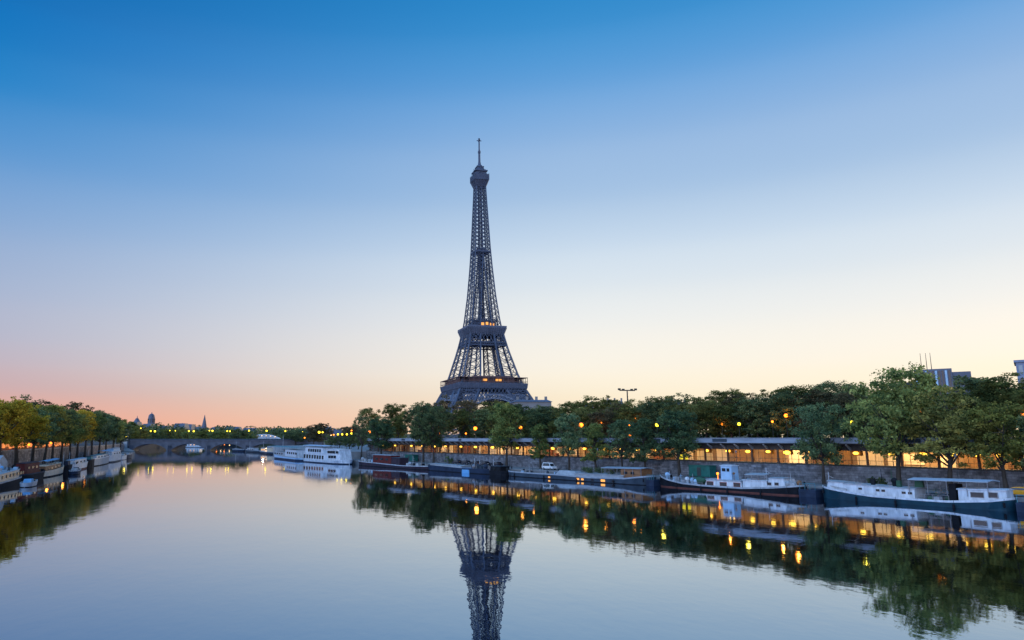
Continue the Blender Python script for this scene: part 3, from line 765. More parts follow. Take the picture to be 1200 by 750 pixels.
# ------------------------------------------------------------------ right quay: retaining wall and the long lit gallery
wl0 = RF.w(-208, 18, 0)
wall = thing('quay_wall', 'long pale stone retaining wall along the right quay below the lit gallery', 'wall', (wl0.x, wl0.y, 0), RF.rz)
WL = 328.0
b = MB(); b.span(0, WL, 0, 1.0, 1.4, 4.86); b.build('masonry', M['quaystone'], wall)
b = MB(); b.span(0, WL, -.12, 1.1, 4.865, 5.1); b.build('coping', M['pole'], wall)
g0 = RF.w(-205, 18, 0)
gal = thing('riverside_gallery', 'long low gallery with glowing interior and pale overhanging roof edge above the quay wall', 'building', (g0.x, g0.y, 0), RF.rz)
GL = 324.0
b = MB(); b.span(0, GL, 6.2, 6.7, 4.4, 9.3); b.build('wall', M['innerwall'], gal)
b = MB(); b.span(0, GL, 1.12, 6.2, 4.3, 5.0); b.build('floor', M['quay'], gal)
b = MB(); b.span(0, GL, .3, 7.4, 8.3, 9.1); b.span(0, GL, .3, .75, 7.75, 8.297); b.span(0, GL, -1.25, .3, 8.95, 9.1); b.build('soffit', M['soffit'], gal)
b = MB(); b.span(0, GL, -1.5, -1.25, 9.12, 10.1); b.span(0, GL, -1.6, -1.15, 10.103, 10.2)
b.build('roof_edge', M['fascia'], gal)
b = MB(); b.span(0, GL, -1.25, 7.4, 9.103, 9.2); b.build('roof_deck', M['asphalt'], gal)
for i in range(57):
    b = MB(); x = 1 + i * 5.95; b.span(x - .17, x + .17, .35, .7, 5.0, 8.3); b.build('column', M['brownpost'], gal)
for i in range(98):
    b = MB(); x = 1.6 + i * 3.43; b.add([(x - .13, .27, 7.75), (x + .13, .27, 7.75), (x + .13, .27, 8.3), (x - .13, .27, 8.3), (x - .13, -1.2, 8.75), (x + .13, -1.2, 8.75), (x + .13, -1.2, 8.97), (x - .13, -1.2, 8.97)], [(0, 1, 5, 4), (3, 7, 6, 2), (0, 4, 7, 3), (1, 2, 6, 5), (4, 5, 6, 7), (0, 3, 2, 1)])
    b.build('bracket', M['concrete'], gal)
for i in range(16):
    b = MB(); x = 8 + i * 20.3 + (i * 7 % 5); b.span(x, x + 1.6 + (i % 3), -1.64, -1.503, 9.35, 10.0); b.build('dark_panel', M['slate'], gal)
x = 2.0; rp = random.Random(11); n_p = 0
while x < GL - 6 and n_p < 96:
    w = rp.uniform(1.2, 5.4); k = rp.random(); h = rp.choice([2.2, 2.5, 2.9])
    b = MB()
    if k < .46: b.span(x, x + w, 5.9, 6.18, 5.0, 5.0 + h); nm, mt = 'curtain', M[rp.choice(['curtain', 'curtain', 'curtain_tan', 'curtain_brown'])]
    elif k < .60: b.span(x, x + w * .7, 5.7, 6.18, 5.0, 5.0 + h); nm, mt = 'panel', M['redwood']
    elif k < .70: b.span(x, x + w * .4, 5.6, 6.18, 5.0, 5.0 + h); nm, mt = 'cabinet', M['brownpost']
    elif k < .80: b.span(x, x + w * .8, 3.2, 3.5, 5.0, 5.9); b.span(x + w * .1, x + w * .7, 2.9, 3.2, 5.0, 5.7); nm, mt = 'bench', M['redwood']
    else:
        b.span(x, x + w * .9, 6.0, 6.18, 5.3, 7.3); nm, mt = 'lit_panel', M['lampG' if k > .985 else 'curtain']
    b.build(nm, mt, gal); x += w + rp.uniform(.3, 2.2); n_p += 1
b = MB(); b.path([(0, .12, 5.95), (GL, .12, 5.95)], .035)
for i in range(170): b.tube((i * 2.0, .12, 5.1), (i * 2.0, .12, 5.95), .025, n=4)
b.build('railing', M['pole'], gal)
# glazing mullions
b = MB()
for i in range(226): b.span(i * 1.49 + .4, i * 1.49 + .46, .9, .96, 5.0, 8.3)
b.build('mullions', M['brownpost'], gal)
# gallery lamps; dimmer ones between the bright ones are added for even light
glx = [(449, 523, .5), (463, 523, .4), (482, 522, .8), (495, 523, .5), (509, 523, 1), (522, 523, .9), (540, 524, .6), (557, 523, 1.2), (577, 524, 1.3), (606, 524, 1.4), (628, 526, .7), (648, 525, 1.4), (668, 527, .8), (685, 527, .7), (710, 527, 1.6), (728, 527, .7), (747, 528, .9), (768, 529, .6), (801, 527, .9), (828, 529, .6), (853, 529, .8), (876, 528, .9), (900, 529, .5), (922, 530, 1.8), (950, 530, .6), (975, 531, .7), (1003, 531, .8), (1045, 530, 1.3), (1081, 532, 2.0), (1118, 533, .8), (1145, 533, .7), (1172, 533, 1.3), (1200, 534, .9)]
for i, (px, py, pw) in enumerate(glx):
    a, z = RF.hit(px, py, 20.2)
    w_ = RF.w(a, 20.2, 0)
    l = thing('gallery_lamp', f'warm glowing ceiling lamp inside the riverside gallery, {ORD[i]} from the left', 'lamp', (w_.x, w_.y, 8.3), RF.rz, 'ceiling lamps of the gallery')
    gw = .34 + .16 * pw
    b = MB(); b.tube((0, 0, -.02), (0, 0, -.75), .04, n=5); b.box(0, 0, -.72, gw * 2.4, .22, .08); b.build('mount', M['pole'], l)
    b = MB(); b.span(-.62, .62, .3, .33, -1.5, -.5)
    for sd in (-1, 1): b.add([(sd * .62, .3, -1.5), (sd * .9, .75, -1.5), (sd * .9, .75, -.5), (sd * .62, .3, -.5), (sd * .65, .3, -1.5), (sd * .93, .75, -1.5), (sd * .93, .75, -.5), (sd * .65, .3, -.5)], [(0, 1, 2, 3), (7, 6, 5, 4), (0, 4, 5, 1), (2, 6, 7, 3)])
    b.build('bulb_shield', M['shield'], l)  # plate added to hide the bulb from the water and aim it inward
    b = MB(); b.ball((0, 0, -.72 - gw * .62), gw, 10, 6, (1.25, .7, .62)); b.build('globe', M['lampG'], l)
    light(l, (0, .62, -1.0), 470 * pw ** 1.5, (1.0, .62, .24), .14)

# ------------------------------------------------------------------ street lamps
def street_lamp(base, top_z, col, r, label, power=0, name='street_lamp', group='street lamps on the right bank', double=False):
    t = thing(name, label, 'street lamp', base, 0, group); h = top_z - base[2]
    b = MB(); b.tube((0, 0, 0), (0, 0, .5), .16, .12, 7); b.tube((0, 0, .5), (0, 0, h - .3), .07, .055, 6)
    if double: b.bar((-1.3, 0, h - .35), (1.3, 0, h - .35), .09)
    b.build('pole', M['pole'], t)
    for dx in ((-1.3, 1.3) if double else (0,)):
        b = MB(); b.tube((dx, 0, h - .4), (dx, 0, h - .25), .18, .22, 7); b.tube((dx, 0, h + r * .85), (dx, 0, h + r * 1.35), r * .9, .08, 7); b.build('cap', M['pole'], t)
        b = MB(); b.ball((dx, 0, h), r, 8, 6); b.build('globe', M[col], t)
    if power: light(t, (0, -r - .3, h), power * .2, {'lampY': (1, .72, .08), 'lampO': (1, .33, .04), 'lampW': (1, .65, .3)}[col], r)
    return t
for px, py, o, col, r, pw, lab in [
  (998, 495, 21, 'lampY', .42, 700, 'yellow street lamp left of the tallest quay tree, above the gallery roof'),
  (866, 497, 24, 'lampY', .36, 350, 'yellow street lamp over the gallery midway between the sign and the wide quay tree'),
  (770, 498, 22, 'lampY', .45, 400, 'greenish yellow street lamp above the gallery, just left of the yellow-lit sign'),
  (557, 502, 22, 'lampO', .62, 1200, 'bright orange street lamp directly below the tower'),
  (610, 501, 22, 'lampO', .5, 700, 'orange street lamp close right of the tall pale-green tree below the tower'),
  (623, 505, 24, 'lampO', .25, 150, 'faint orange lamp beside the small pointed tree'),
  (681, 498, 22, 'lampO', .62, 1200, 'bright orange street lamp behind the white van'),
  (705, 495, 30, 'lampO', .3, 500, 'dim orange lamp among leaves, left one of a close pair'),
  (737, 498, 26, 'lampO', .34, 500, 'dim orange lamp among leaves below the floodlight mast'),
  (745, 491, 34, 'lampO', .32, 400, 'small orange lamp, uppermost among the leaves below the floodlight mast'),
  (738, 510, 22, 'lampO', .34, 250, 'small low orange lamp near the gallery roof below the floodlight mast'),
  (921, 487, 30, 'lampO', .42, 1300, 'orange lamp shining through leaves left of the wide quay tree'),
  (905, 494, 30, 'lampO', .25, 900, 'reddish orange lamp half hidden in leaves above the barge with the blue wheelhouse'),
  (846, 497, 30, 'lampO', .25, 1100, 'reddish orange lamp half hidden in leaves left of a yellow lamp'),
  (1081, 481, 30, 'lampO', .42, 600, 'orange lamp glowing inside the broad olive tree'),
  (1197, 484, 30, 'lampO', .45, 900, 'orange lamp at the right edge of the picture'),
  (433, 506, 22, 'lampO', .5, 500, 'orange lamp at the left end of the gallery roof'),
  (546, 508, 30, 'lampO', .3, 700, 'weak orange lamp just left of the bright one below the tower'),
  (515, 508, 30, 'lampO', .3, 700, 'weak orange lamp behind the pair of slim quay trees')]:
    a, z = RF.hit(px, py, o); q = RF.w(a, o, 9.2 if o < 25 else 9.1)
    street_lamp(tuple(q), z, col, r, lab, pw)
bl = [143, 165, 176, 182, 199, 205, 222, 227, 245, 249, 266, 270, 291, 313, 334, 355]
for i, px in enumerate(bl):
    q = P(px + [0, 0, .6, -.4, 0, .5, -.7, 0, .4, 0, .3, -.5, .8, -.6, .4, 0][i], 504.6 + (i * 5 % 4) * .25 - (5 if i < 1 else (3 if i < 2 else 0)), 641.5 + (i % 2) * 11)
    street_lamp((q.x, q.y, 9.4 if i > 1 else 6.3), q.z, 'lampY', [.75, .5, .62, .8, .42, .42, .66, .7, .5, .72, .55, .55, .66, .75, .6, .7][i], f'yellow lamp at the far stone bridge, {ORD[i]} from the left', 0, 'bridge_lamp', 'lamps of the stone bridge')
for i, (px, py, Y, c, r) in enumerate([(374, 506.5, 470, 'lampY', .75), (378, 506.5, 480, 'lampY', .5), (396, 509, 420, 'lampY', .5), (401, 509, 415, 'lampY', .5), (406.5, 509, 410, 'lampY', .5), (412, 508, 405, 'lampY', .55), (412, 504.5, 420, 'lampO', .4), (357, 513, 520, 'lampO', .5), (391, 509.5, 480, 'lampO', .5), (388, 510, 500, 'lampW', .4)]):
    q = P(px, py, Y)
    street_lamp((q.x, q.y, 4.6), q.z, c, r, f'small lamp on the far right embankment behind the cruise ship, {ORD[i]} in the row', 0, 'street_lamp', 'lamps on the far embankment')
for i, (px, py, c, r, o) in enumerate([(103, 513, 'lampO', .5, 16), (133, 513, 'lampO', .55, 16), (148, 512, 'lampY', .6, 16), (60, 519, 'lampO', .4, 18), (34, 521, 'lampO', .4, 18), (78, 517, 'lampO', .4, 18)]):
    a, z = LF.hit(px, py, o); q = LF.w(a, o, 6.3)
    street_lamp(tuple(q), z, c, r, f'orange lamp on the left bank street behind the trees, {ORD[[3, 4, 5, 1, 0, 2][i]]} from the left', 500, 'street_lamp', 'lamps on the left bank')

# floodlight mast
a, z = RF.hit(735, 457.5, 60); q = RF.w(a, 60, 9.1)
t = thing('floodlight_mast', 'thin mast with a T-shaped head of floodlights above the trees right of the tower', 'mast', tuple(q), R(10)); h = z - 9.1
b = MB(); b.tube((0, 0, 0), (0, 0, h), .3, .22, 8); b.bar((-2.7, 0, h), (2.7, 0, h), .35); b.build('pole', M['pole'], t)
for s in (-2.9, -1.5, 1.5, 2.9):
    b = MB(); b.box(s, -.2, h + .35 - (.15 if abs(s) < 2 else 0), .8, .5, .6, .2); b.build('floodlight', M['pole'], t)

# ------------------------------------------------------------------ buildings in the background
def house(px0, px1, ytop, Y, zb, depth, label, wallm='facade', roofm='zinc', roof=.28, name='building', chim=0, group=None):
    p0, p1 = P(px0, ytop, Y), P(px1, ytop, Y)
    w = p1.x - p0.x; h = p0.z - zb
    t = thing(name, label, 'building', ((p0.x + p1.x) / 2, Y, zb), 0, group)
    b = MB(); b.span(-w / 2, w / 2, 0, depth, 0, h * (1 - roof)); b.build('wall', M[wallm], t)
    zr = h * (1 - roof); e = w * .02 + .3
    b = MB(); b.add([(-w / 2 - e, -e, zr), (w / 2 + e, -e, zr), (w / 2 + e, depth + e, zr), (-w / 2 - e, depth + e, zr), (-w * .44, depth * .2, h), (w * .44, depth * .2, h), (w * .44, depth * .8, h), (-w * .44, depth * .8, h)],
                    [(0, 1, 5, 4), (1, 2, 6, 5), (2, 3, 7, 6), (3, 0, 4, 7), (4, 5, 6, 7), (3, 2, 1, 0)])
    rf = b.build('roof', M[roofm], t)
    for i in range(chim):
        b = MB(); x = -w * .4 + w * .8 * i / max(1, chim - 1); b.box(x, depth * .25, h + h * .035, w * .05 + .5, 1.2, h * .1); b.build('chimney', M['facade'], rf)
    return t, w, h
# stone block right of the tower
t, w, h = house(604, 646, 468, 520, 9.1, 30, 'pale stone apartment block showing its zinc roof and chimneys just right of the tower', 'facade', 'facade2', .06, 'apartment_block', 4)
for r0 in range(5):
    for i in range(9):
        b = MB(); x = -w / 2 + w * (i + .5) / 9; b.span(x - .7, x + .7, -.12, .1, h * (.12 + r0 * .135), h * (.12 + r0 * .135) + 2.0); b.build('window', M['glass'], t)
for i, (x0, x1, yt, Y, lab, wm_, ch) in enumerate([(684, 696, 473, 640, 'small grey house roof showing over the trees right of the orange lamp', 'facade2', 2), (712, 732, 470, 620, 'flat grey rooftop left of the floodlight mast', 'facade2', 3), (770, 790, 470, 600, 'pale rooftop with chimneys between trees right of the floodlight mast', 'facade', 4), (792, 806, 471, 620, 'low grey rooftop with two chimneys left of a tall crown', 'facade2', 2)]):
    house(x0, x1, yt, Y, 9.1, 18, lab, wm_, 'zinc', .25, 'house', ch)
# dark curved-roof building on the right with flag masts and a lit edge
a, z = RF.hit(1070, 434.5, 95); q = RF.w(a, 95, 9.1); H_ = z - 9.1
t = thing('museum_building', 'dark curved-roof building with three thin masts and a lit edge above the right trees', 'building', tuple(q), R(-35))
n = 16; b = MB()
b.prism_xz([(-16 + 32 * i / n, max(0.5, H_ * .93 - .055 * (-16 + 32 * i / n - 6) ** 2 * (.35 if i > 11 else .5))) for i in range(n + 1)] + [(16, 0), (-16, 0)], 2, 26)
b.build('roof', mat('dark_roof', (0.05, 0.055, 0.045), .8), t)
b = MB(); b.span(0.2, 8.5, -3, 1.97, 0, H_); b.span(8.5, 12.5, -2.6, 1.97, 0, H_ * .95); b.build('glass_block', M['facade2'], t)
for i in range(11):
    b = MB(); b.span(.5 + i * .72, .95 + i * .72, -3.06, -2.9, H_ - 4.6, H_ - .5); b.build('window', M['ltblue'] if i % 3 == 0 else M['glass'], t)
b = MB(); b.span(-.3, 9.8, -3.6, -3.02, H_ - 5.6, H_ - 5.1); b.build('lit_edge', emis('lit_cornice', (1.0, .62, .22), .9), t)
for s in (2.0, 3.2, 4.2):
    b = MB(); b.tube((s, -1, H_ - .2), (s, -1, H_ + 4.6), .1, .05, 5); b.build('mast', M['pole'], t)
a, z = RF.hit(1206, 424, 70); q = RF.w(a, 70, 9.1); H_ = z - 9.1
t = thing('tower_block', 'blue-grey flat-topped tower block at the right edge above the trees', 'building', tuple(q), R(-40))
b = MB(); b.span(-2.3, 9, 0, 10, 0, H_); b.span(-2.6, 9.3, -.3, 10.3, H_ + .003, H_ + .5); b.build('wall', mat('blue_grey_block', (.2, .24, .34), .7), t)
for k in range(4):
    for j in range(2):
        b = MB(); b.span(-1.9 + j * 1.0, -1.2 + j * 1.0, -.06, .2, H_ - 2.2 - k * 3.0, H_ - .6 - k * 3.0); b.build('window', M['dirty'] if k == 0 else M['glass'], t)
# far skyline beyond the bridge
for i, (x0, x1, yt, wm_, lab) in enumerate([(152, 160, 494, 'facade2', 'long grey roof left of the domed roof on the far skyline'), (166, 176, 496.5, 'facade2', 'pale slate roof between the dome and the round tower on the skyline'), (184, 196, 499, 'facade2', 'low grey building right of the round tower on the skyline'),
        (203, 216, 496, 'facade2', 'wide grey roofs midway between the round tower and the spire'), (217, 224, 497, 'facade', 'small pale building a little left of the spire'), (226, 236, 500, 'facade2', 'low building directly left of the spire'), (247, 256, 500.5, 'facade2', 'low building right of the spire'), (262, 280, 500, 'facade2', 'wide low roofs over the middle of the bridge'), (284, 300, 501.5, 'facade2', 'long low building left of the white arched footbridge'), (318, 330, 501.5, 'facade', 'pale low block behind the white arched footbridge'), (352, 364, 503, 'facade', 'pale block left of the brown pair of trees')]):
    house(x0, x1, yt, 1250 + (i % 3) * 60, 3, 30, lab, wm_, 'zinc', .3, 'distant_building', group='far skyline buildings')
for px, yt, nm, lab in [(383, 501, 'house', 'pale house between brown trees and low bushes beyond the cruise ship'), (395, 503, 'house', 'small white house left of the four yellow lamps')]:
    house(px - 5, px + 5, yt, 620, 4.6, 14, lab, 'facade', 'zinc', .3, nm, 2)
q = P(178, 483, 1350); t = thing('church_tower', 'tall round church tower with domed cap on the far left skyline', 'tower', (q.x, q.y, 3)); h = q.z - 3
b = MB(); b.tube((0, 0, 0), (0, 0, h * .62), 9.5, 8.2, 12); b.tube((0, 0, h * .62), (0, 0, h * .84), 6.5, 5.8, 12); b.build('shaft', M['facade2'], t)
b = MB(); b.ball((0, 0, h * .84), 5.8, 12, 6, (1, 1, 1.1)); b.tube((0, 0, h * .9), (0, 0, h), 1.5, .5, 6); b.build('dome', M['zinc'], t)
for k in range(8):
    an = k * math.pi / 4; b = MB(); b.box(6.4 * math.cos(an), 6.4 * math.sin(an), h * .72, .5, 1.6, h * .13, an); b.build('opening', M['glass'], t)
q = P(160.5, 487, 1350); t = thing('domed_building', 'grey building with a pointed dome left of the round church tower', 'building', (q.x, q.y, 3)); h = q.z - 3
b = MB(); b.span(-11, 11, -6, 14, 0, h * .66); b.tube((0, 2, h * .66), (0, 2, h * .76), 6, 5.6, 10); b.build('wall', M['facade2'], t)
b = MB(); b.tube((0, 2, h * .76), (0, 2, h * .9), 6.4, 2.4, 10); b.tube((0, 2, h * .9), (0, 2, h), 1.0, .2, 6); b.build('roof', M['zinc'], t)
q = P(240, 486, 1350); t = thing('church_spire', 'slender pointed church spire alone on the far skyline above the bridge', 'church', (q.x, q.y, 3)); h = q.z - 3
b = MB(); b.span(-4, 4, -4, 4, 0, h * .52); b.span(-5, 5, 4.003, 34, 0, h * .34); b.build('wall', M['facade2'], t)
b = MB(); b.tube((0, 0, h * .52), (0, 0, h), 5.2, .25, 8); b.prism_xz([(-6, h * .34), (6, h * .34), (0, h * .5)], 4.1, 34.5); b.build('roof', M['zinc'], t)

# left bank: wall, and an added low building whose glowing panes imitate light trails
q = LF.w(-160, 14, 0); t = thing('quay_wall', 'pale stone quay wall behind the tree trunks on the left bank', 'wall', (q.x, q.y, 0), LF.rz)
b = MB(); b.span(0, 490, 0, .79, 1.9, 6.5); b.build('masonry', M['leftstone'], t)
b = MB(); b.span(0, 490, -.1, .7, 6.503, 6.8); b.build('coping', M['concrete'], t)
q = LF.w(40, 24, 6.3); t = thing('light_trail_building', 'added low building with orange-red panes standing in for light trails behind left bank trunks', 'building', (q.x, q.y, 6.3), LF.rz)
b = MB(); b.span(0, 170, 0, 9, 0, 3.3); b.build('wall', M['redwood'], t)
b = MB(); b.span(-.5, 170.5, -.8, 9.5, 3.303, 3.7); b.build('roof', M['zinc'], t)
for i in range(42):
    b = MB(); b.span(.5 + i * 4.03, 3.6 + i * 4.03, -.12, .0, .5 + (i % 3) * .25, 2.7); b.build('trail_pane', M['litred'], t)

# ------------------------------------------------------------------ stone bridge
by, bw = 640, 14
bx0 = P(150, 520, by).x; NA, SPAN, PIER = 5, 29.3, 4.4
t = thing('stone_bridge', 'low stone bridge with five flat arches crossing the river in the distance', 'bridge', (bx0, by, 0))
Lb = NA * SPAN + (NA + 1) * PIER
b = MB()
def arch_z(u): return 0.6 + 5.1 * (1 - (2 * u - 1) ** 2) ** 0.8
for i in range(NA):
    xs = PIER + i * (SPAN + PIER); n = 18
    for k in range(n):
        u0, u1 = k / n, (k + 1) / n; xa, xb = xs + u0 * SPAN, xs + u1 * SPAN; za, zb_ = arch_z(u0), arch_z(u1)
        b.add([(xa, 0, za), (xb, 0, zb_), (xb, 0, 8.3), (xa, 0, 8.3), (xa, bw, za), (xb, bw, zb_), (xb, bw, 8.3), (xa, bw, 8.3)], [(0, 1, 2, 3), (5, 4, 7, 6), (4, 5, 1, 0)])
    b.cur = 0
b.build('spandrel', M['bridge'], t)
for i in range(NA + 1):
    b = MB(); xs = i * (SPAN + PIER); b.span(xs, xs + PIER, -.01, bw + .01, -3, 8.3)
    b.prism([(xs, -.012), (xs + PIER / 2, -3.2), (xs + PIER, -.012)], -3, 4.2); b.build('pier', M['bridge'], t)
b = MB(); b.span(-12, Lb + 12, -.5, bw + .5, 8.303, 9.0); b.build('deck', M['bridge'], t)
b = MB(); b.span(-12, Lb + 12, -.5, -.1, 9.003, 10.0); b.span(-12, Lb + 12, bw + .1, bw + .5, 9.003, 10.0); b.build('parapet', M['slate'], t)
for xs in (2, Lb - 2):
    b = MB(); b.box(xs - 3 if xs < 9 else xs + 3, -2.2, 8, 3.2, 3.2, 16, 0, .9); b.box(xs - 3 if xs < 9 else xs + 3, -2.2, 16.4, 3.8, 3.8, .8); b.ball((xs - 3 if xs < 9 else xs + 3, -2.2, 18.6), 1.5, 8, 6, (1.2, .7, 1.3)); b.build('statue_pedestal', M['dirty'], t)
# white arched footbridge
q = P(310, 514.5, 1000); t = thing('arched_footbridge', 'small white steel arch footbridge lit from within, far beyond the stone bridge', 'bridge', (q.x, 1000, 0)); 
b = MB(); b.span(-60, 60, -3, 3, 8.6, 9.6); b.build('deck', M['dirty'], t)
b = MB()
for y in (-3, 3):
    pr = None
    for i in range(25):
        x = -22 + 44 * i / 24; z = 9.6 + 6.2 * (1 - (x / 22) ** 2); p_ = Vector((x, y, z))
        if pr: b.bar(pr, p_, .9); b.bar((x, y, 9.5), p_, .45); b.bar((pr.x, y, 9.5), p_, .35)
        pr = p_
b.build('arch', M['white'], t)
for i in range(6):
    b = MB(); b.ball((-15 + i * 6, -3.6, 11 + 3.2 * (1 - ((-15 + i * 6) / 22) ** 2)), .5, 6, 4); b.build('light', M['lampW'], t)

# ------------------------------------------------------------------ boats
class Boat:
    def __init__(s, name, label, cat, fr, pl, pr, B, o=0.0, group=None):
        s.fr, s.B, s.o = fr, B, o
        s.a0, s.a1 = fr.hit(pl[0], pl[1], o)[0], fr.hit(pr[0], pr[1], o)[0]
        s.ac = (s.a0 + s.a1) / 2; s.L = s.a1 - s.a0
        q = fr.w(s.ac, o + B / 2, 0); s.zl = 0
        s.t = thing(name, label, cat, tuple(q), fr.rz, group)
    def at(s, px, py, d=0.0):
        a, z = s.fr.hit(px, py, s.o + d); return a - s.ac, z
    def hull(s, top, mats, bow='L', fine=.22, stern=.08, boot=.35, band=.0, bul=.5, rub=None, deckm=None):
        """top: outline of the hull's upper edge as picture points"""
        tp = sorted(s.at(*p) for p in top); tx = [p[0] for p in tp]; tz = [p[1] for p in tp]
        n = 40; rows = []; h = s.L / 2
        for i in range(n + 1):
            u = i / n; u = .5 - .5 * math.cos(math.pi * u)
            x = -h + s.L * u
            e = lambda d, f: math.sqrt(max(0.0, 1 - max(0, 1 - d / f) ** 2))
            wl_ = min(e(u, fine if bow == 'L' else stern), e(1 - u, fine if bow == 'R' else stern))
            w = s.B / 2 * max(.04, wl_); z = max(.35, float(np.interp(x, tx, tz)))
            ww = w * (.86 if wl_ < .98 else .97)
            r = [(-w * .8, -.6), (-ww, 0), (-ww * 1.003 - .003, boot), (-w * 1.0, max(boot + .02, z - .32)), (-w - .03, max(boot + .05, z - .28)), (-w - .03, z), (-w + min(.12, w * .5), z), (-w + min(.12, w * .5), z - bul)]
            rows.append([(x, y, zz) for y, zz in r] + [(x, -y, zz) for y, zz in r[::-1]])
        b = MB(); k = len(rows[0])
        for i in range(n):
            for j in range(k):
                j2 = (j + 1) % k; jj = min(j, k - 2 - j) if j != k - 1 else 99
                b.cur = 1 if jj in (0, 1) else (2 if jj in (3, 4, 5) else (3 if jj >= 6 else 0))
                if jj == 99: b.cur = 1
                b.add([rows[i][j], rows[i + 1][j], rows[i + 1][j2], rows[i][j2]], [(0, 1, 2, 3)])
        for rr in (rows[0], rows[-1]): b.cur = 0; b.add(rr, [tuple(range(k))])
        s.deckz = lambda x: float(np.interp(x, tx, tz)) - bul
        def hw(x):
            u = min(.9999, max(.0001, (x + h) / s.L)); e = lambda d, f: math.sqrt(max(0.0, 1 - max(0, 1 - d / f) ** 2))
            return s.B / 2 * max(.04, min(e(u, fine if bow == 'L' else stern), e(1 - u, fine if bow == 'R' else stern)))
        s.hw = hw
        return b.build('hull', [mats[0], mats[1], mats[2], deckm or M['deck']], s.t)
    def cabin(s, p0, p1, pyb, m, inset=.7, roofm=None, name='cabin', tumble=.12, over=.15, depth=None, parent=None, slope=None):
        """p0, p1: picture points of the top-left and top-right corner of the side facing the river"""
        x0, z0 = s.at(*p0, inset); x1, z1 = s.at(*p1, inset)
        zb0 = s.at(p0[0], pyb, inset)[1] if pyb else min(s.deckz(x0), s.deckz(x1)) - .05
        y0 = -s.B / 2 + inset; y1 = s.B / 2 - inset if depth is None else y0 + depth
        e = slope or 0.0
        b = MB(); k = tumble; n_ = 8; rg = []; free = inset < 0
        for i in range(n_ + 1):          # the sides follow the hull where it narrows
            f = i / n_; xb, xt = x0 + (x1 - x0) * f, x0 + e + (x1 - x0 - 2 * e) * f; zt = z0 + (z1 - z0) * f
            lim = 99 if free else max(.3, s.hw(xb) - .32)
            ya, yb = max(y0, -lim), min(y1, lim); kk = min(k, (yb - ya) * .3)
            rg.append([(xb, ya, zb0), (xt, ya + kk, zt), (xt, yb - kk, zt), (xb, yb, zb0)])
        b.loft(rg)
        c = b.build(name, m, parent or s.t)
        if roofm:
            b = MB(); o = over; th = .12; rr = []
            for i, r in enumerate(rg):
                x, ya, zt = r[1]; yb = r[2][1]; x += -o if i == 0 else (o if i == n_ else 0)
                rr.append([(x, ya - o, zt + .003), (x, ya - o, zt + th), (x, (ya + yb) / 2, zt + th + .14), (x, yb + o, zt + th), (x, yb + o, zt + .003)])
            b.loft(rr)
            b.build('roof', roofm, c)
        s.last = (c, y0 + k)
        return c
    def windows(s, spots, parent, inset, frame=None, pane=None, lit=(), flush=0.0):
        """spots: (px, py, w px, h px) of each window on the river side"""
        for i, (px, py, w, h) in enumerate(spots):
            x, z = s.at(px, py, inset); pr_ = lambda a_: (lambda q: F * q.x / q.y)(s.fr.w(a_, s.o + inset))
            pm = abs(pr_(s.ac + x + .5) - pr_(s.ac + x - .5)); hw = w / pm / 2; hh = h * s.fr.w(s.ac + x, s.o).y / F / 2
            y = -min(s.B / 2 - inset, max(.3, s.hw(x) - .32)) - flush if inset > .3 else -s.B / 2 + inset - flush
            if frame:
                b = MB(); b.span(x - hw - .08, x + hw + .08, y - .03, y + .12, z - hh - .08, z + hh + .08); f = b.build('window', frame, parent)
                b = MB(); b.span(x - hw, x + hw, y - .05, y - .032, z - hh, z + hh); b.build('pane', M['litwin'] if i in lit else (pane or M['glass']), f)
            else:
                b = MB(); b.span(x - hw, x + hw, y - .04, y + .12, z - hh, z + hh); b.build('window', M['litwin'] if i in lit else (pane or M['glass']), parent)
    def awning(s, p0, p1, m, inset=.4, posts=5, down=2.0, name='awning'):
        x0, z0 = s.at(*p0, inset); x1, z1 = s.at(*p1, inset); y0, y1 = -s.B / 2 + inset, s.B / 2 - inset
        b = MB(); n = 10
        rows = [[(x0 + (x1 - x0) * i / n, y0, z0 + (z1 - z0) * i / n - .03 * (i % 2)), (x0 + (x1 - x0) * i / n, (y0 + y1) / 2, z0 + (z1 - z0) * i / n + .22), (x0 + (x1 - x0) * i / n, y1, z0 + (z1 - z0) * i / n)] for i in range(n + 1)]
        up = rows; dn = [[(x, y, z - .10) for x, y, z in r] for r in rows]
        b.loft([u + d[::-1] for u, d in zip(up, dn)])
        aw = b.build(name, m, s.t)
        for i in range(posts):
            for y in (y0 + .1, y1 - .1):
                x = x0 + .1 + (x1 - x0 - .2) * i / (posts - 1); b = MB(); z = z0 + (z1 - z0) * i / (posts - 1)
                b.tube((x, y, z - down), (x, y, z - .08), .05, n=6); b.build('post', M['steel'], aw)
    def rail(s, x0, x1, inset=.15, h=.9, step=1.6, side=(-1, 1)):
        for sd in side:
            b = MB(); n = max(2, int((x1 - x0) / step)); pts = []
            for i in range(n + 1):
                x = x0 + (x1 - x0) * i / n; z = s.deckz(x); y = sd * max(.1, s.hw(x) - inset); b.tube((x, y, z), (x, y, z + .5 + h), .03, n=5); pts.append((x, y, z + .5 + h))
            b.path(pts, .03, 4); b.path([(x, y, z - h * .5) for x, y, z in pts], .02, 4); b.build('railing', M['steel'], s.t)
    def mast(s, px, yt, h=None, r=.07, inset=2.2, name='mast'):
        x, z = s.at(px, yt, inset); zb = s.deckz(x); b = MB(); b.tube((x, -s.B / 2 + inset, zb), (x, -s.B / 2 + inset, z), r, r * .5, 6)
        b.tube((x, -s.B / 2 + inset, z - .6), (x + .8, -s.B / 2 + inset, z - 1.0), .025, n=4); b.build(name, M['white'], s.t)
